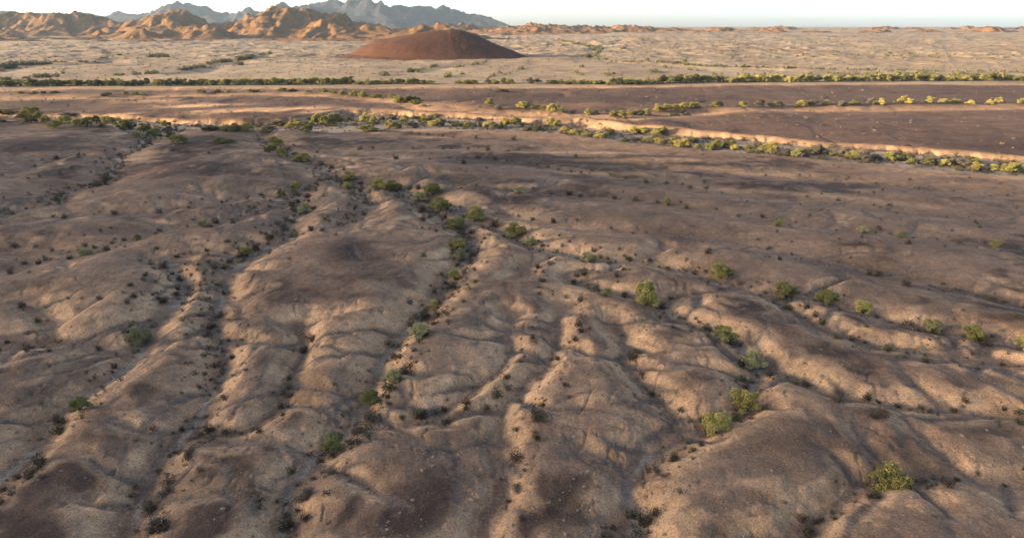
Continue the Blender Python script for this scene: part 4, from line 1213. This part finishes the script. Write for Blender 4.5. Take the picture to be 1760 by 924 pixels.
IT += items_of(r * np.sin(az), r * np.cos(az), .5, 2.6, (.4, .8), [0, 1, 1, 2, 3])
x, y = gully_points(['main', 'fork', 'tree', 'left'], 1.3, 2.6)
IT += items_of(x, y, .45, 2.0, (.45, .8), [0, 0, 1, 1, 3])
scatter('low_scrub', 'low grey and dark scrub filling the dry wash and gully floors', IT, small, [M_LEAF['shrub'], M_LEAF['olive'], M_LEAF['brown'], M_LEAF['grey'], M_LEAF['straw'], M_BARK], 'scrub')
az = rs.uniform(-.66, .75, 1500)
t_ = rs.uniform(0, 1, 1500)
r = BANK_TOP(az) * (1 - t_) + (LIP(az) - 3) * t_
scatter('terrace_scrub', 'sparse small dark scrub on the brown upper terrace', items_of(r * np.sin(az), r * np.cos(az), .5, 2.2, (.4, .7), [0, 1, 2, 3]), small, [M_LEAF['shrub'], M_LEAF['brown'], M_LEAF['grey'], M_LEAF['straw'], M_BARK], 'scrub')
az = rs.uniform(-.74, .82, 2600)
r = 55 + 300 * rs.uniform(0, 1, 2600) ** 1.5
r = np.minimum(r, WASH_NEAR(az) - 4)
scatter('dry_tufts', 'small straw-coloured dry tufts scattered on the brown ground', items_of(r * np.sin(az), r * np.cos(az), .15, .55, (.5, .9), [0, 0, 1, 2]), [shrub_proto(190 + i, 22) for i in range(3)], [M_LEAF['straw'], M_LEAF['brown'], M_LEAF['shrub'], M_BARK], 'dry tufts')

def stones():
    m = rock_material('loose_stone', (0.16, 0.115, 0.085), (0.30, 0.24, 0.185), (0.09, 0.065, 0.05), 1.5, 0.05)
    g = (1 + 5 ** .5) / 2
    V0 = np.array([(-1, g, 0), (1, g, 0), (-1, -g, 0), (1, -g, 0), (0, -1, g), (0, 1, g), (0, -1, -g), (0, 1, -g), (g, 0, -1), (g, 0, 1), (-g, 0, -1), (-g, 0, 1)]) / 1.9
    F0 = np.array([(0, 11, 5), (0, 5, 1), (0, 1, 7), (0, 7, 10), (0, 10, 11), (1, 5, 9), (5, 11, 4), (11, 10, 2), (10, 7, 6), (7, 1, 8), (3, 9, 4), (3, 4, 2), (3, 2, 6), (3, 6, 8), (3, 8, 9), (4, 9, 5), (2, 4, 11), (6, 2, 10), (8, 6, 7), (9, 8, 1)])
    n = 5200
    az = rs.uniform(-.78, .86, n)
    r = 52 + 150 * rs.uniform(0, 1, n) ** 1.4
    x, y = r * np.sin(az), r * np.cos(az)
    gx_, gy_ = gully_points(['pit', 'loop', 'tree', 'right', 'fork'], .9, 1.3)
    x, y = np.concatenate([x, gx_]), np.concatenate([y, gy_])
    z = on_ground(x, y)
    sz = .05 + .22 * rs.uniform(0, 1, len(x)) ** 4
    th = rs.uniform(0, 6.28, len(x))
    V = V0[None] * (1 + .35 * rs.uniform(-1, 1, (len(x), 12, 1))) * sz[:, None, None] * np.array([1.25, .9, .7])
    c, s_ = np.cos(th)[:, None], np.sin(th)[:, None]
    V = np.stack([V[..., 0] * c - V[..., 1] * s_ + x[:, None], V[..., 0] * s_ + V[..., 1] * c + y[:, None], V[..., 2] + z[:, None]], -1).reshape(-1, 3)
    Fc = (F0[None] + 12 * np.arange(len(x))[:, None, None]).reshape(-1, 3)
    me = raw_mesh('stones', V.tolist(), Fc.tolist(), [m])
    o = bpy.data.objects.new('stones', me)
    COL.objects.link(o)
    tag(o, 'small loose stones strewn over the near ground and gully beds', 'stones', kind='stuff')
stones()

# far scrub lines on the pale plain
far_items = []
rf = random.Random(9)
FAR_SCRUB = [([(0, 120), (14, 117), (28, 113)], 26, 9, 8, 3), ([(25, 112), (60, 111), (86, 111)], 22, 8, 5, 1.0), ([(60, 133), (100, 132)], 14, 8, 5, 1.5), ([(0, 138), (22, 136)], 7, 7, 4, 1), ([(40, 135), (52, 133)], 4, 6, 4, 1), ([(108, 127), (110, 127)], 2, 8, 6, 1),
 ([(168, 102), (210, 94)], 9, 6, 3, .6), ([(60, 107), (165, 107)], 12, 6, 3, .8), ([(255, 98), (292, 98)], 12, 8, 5, 1.6), ([(228, 129), (240, 128)], 5, 7, 5, .8), ([(250, 128), (272, 125)], 9, 7, 5, 1), ([(195, 130), (212, 130)], 4, 6, 4, .8),
 ([(305, 122), (330, 118), (352, 115)], 20, 8, 5, 1), ([(355, 112), (372, 108), (398, 106)], 16, 8, 5, .8), ([(408, 104), (432, 100)], 14, 9, 7, 1.2), ([(440, 96), (466, 92)], 8, 6, 3, .5), ([(400, 112), (420, 112)], 5, 6, 5, .8),
 ([(652, 130), (668, 130)], 7, 7, 6, 1), ([(700, 124), (718, 124)], 10, 7, 6, 1.5), ([(720, 122), (756, 112)], 10, 6, 4, .6), ([(780, 117), (815, 112), (836, 107)], 12, 6, 4, .7), ([(765, 134), (775, 130)], 6, 8, 6, 1.5), ([(790, 129), (796, 127)], 3, 7, 4, .8), ([(840, 134), (862, 126)], 7, 6, 4, 1), ([(868, 130), (900, 118)], 9, 6, 4, .8),
 ([(958, 70), (985, 74), (1015, 81)], 24, 6, 3, .5), ([(1018, 84), (1034, 84), (1026, 92)], 20, 8, 5, 1.5), ([(1003, 98), (1022, 99)], 16, 8, 5, 1), ([(1024, 102), (1042, 103)], 9, 7, 4, .6), ([(1045, 106), (1115, 107)], 9, 5, 3, .4), ([(1112, 105), (1114, 105)], 2, 6, 5, .5), ([(1128, 107), (1170, 110)], 20, 7, 4, .7), ([(1172, 111), (1205, 114)], 12, 6, 4, .8), ([(1172, 106), (1178, 106)], 4, 6, 5, .8),
 ([(988, 124), (1003, 130)], 9, 6, 4, .8), ([(996, 117), (1002, 115)], 3, 6, 4, .6), ([(1040, 130), (1055, 127)], 5, 6, 5, .8), ([(1115, 124), (1132, 125)], 7, 8, 5, 1), ([(1140, 116), (1144, 116)], 3, 6, 4, .5), ([(1180, 120), (1200, 123)], 5, 6, 4, .6), ([(1065, 84), (1075, 84)], 5, 6, 3, .8), ([(1205, 114), (1500, 121), (1790, 125)], 60, 7, 4, 1.0), ([(1220, 130), (1760, 127)], 60, 7, 5, 3.0), ([(1210, 95), (1760, 98)], 40, 6, 3, 6.0)]
P2, meta = [], []
for pts, n, w, h, j in FAR_SCRUB:
    L = [0]
    for a, b in zip(pts[:-1], pts[1:]):
        L.append(L[-1] + math.hypot(b[0] - a[0], b[1] - a[1]))
    for i in range(int(n * 1.5)):
        s = rf.random() * L[-1]
        P2.append((np.interp(s, L, [p[0] for p in pts]) + rf.gauss(0, 1.2), np.interp(s, L, [p[1] for p in pts]) + rf.gauss(0, j * .5)))
        meta.append((w * rf.uniform(.7, 1.35), h * rf.uniform(.7, 1.2), rf.choice([0, 0, 1])))
for _ in range(1500):
    P2.append((rf.uniform(-60, 1800), 62 + 78 * rf.random() ** .8))
    meta.append((rf.uniform(1.8, 5.5), rf.uniform(0.8, 1.7), rf.choice([0, 1, 2])))
for (px, py), (w, h, m0), p in zip(P2, meta, hit_many(P2)):
    d = p[1] * CT - (p[2] - HC) * ST
    far_items.append(((p[0], p[1], p[2] - .1), w * d / F, h * d / F, m0))
scatter('distant_scrub', 'dark scrub lining the far dry channels of the pale plain', far_items, [shrub_proto(290 + i, 90, .17) for i in range(4)], [M_LEAF['dark'], M_LEAF['grey'], M_LEAF['grey'], M_BARK], 'scrub')

# ------------------------------------------------------------------ air
def haze():
    m = bpy.data.materials.new('haze_air')
    m.use_nodes = True
    nt = m.node_tree
    nt.nodes.remove(nt.nodes['Principled BSDF'])
    v = nt.nodes.new('ShaderNodeVolumePrincipled')
    v.inputs['Color'].default_value = (0.58, 0.78, 1.0, 1)
    v.inputs['Density'].default_value = 2.0e-5
    v.inputs['Anisotropy'].default_value = 0.2
    nt.links.new(v.outputs[0], nt.nodes['Material Output'].inputs['Volume'])
    R = 17000.0
    z0, z1 = -40.0, 620.0
    vv = [(x, y, z) for z in (z0, z1) for x, y in ((-R, -R), (R, -R), (R, R), (-R, R))]
    me = raw_mesh('haze', vv, [(3, 2, 1, 0), (4, 5, 6, 7), (0, 1, 5, 4), (1, 2, 6, 5), (2, 3, 7, 6), (3, 0, 4, 7)], [m])
    o = bpy.data.objects.new('haze', me)
    COL.objects.link(o)
    tag(o, 'thin blue haze fading the far mountains', 'haze', kind='stuff')
haze()
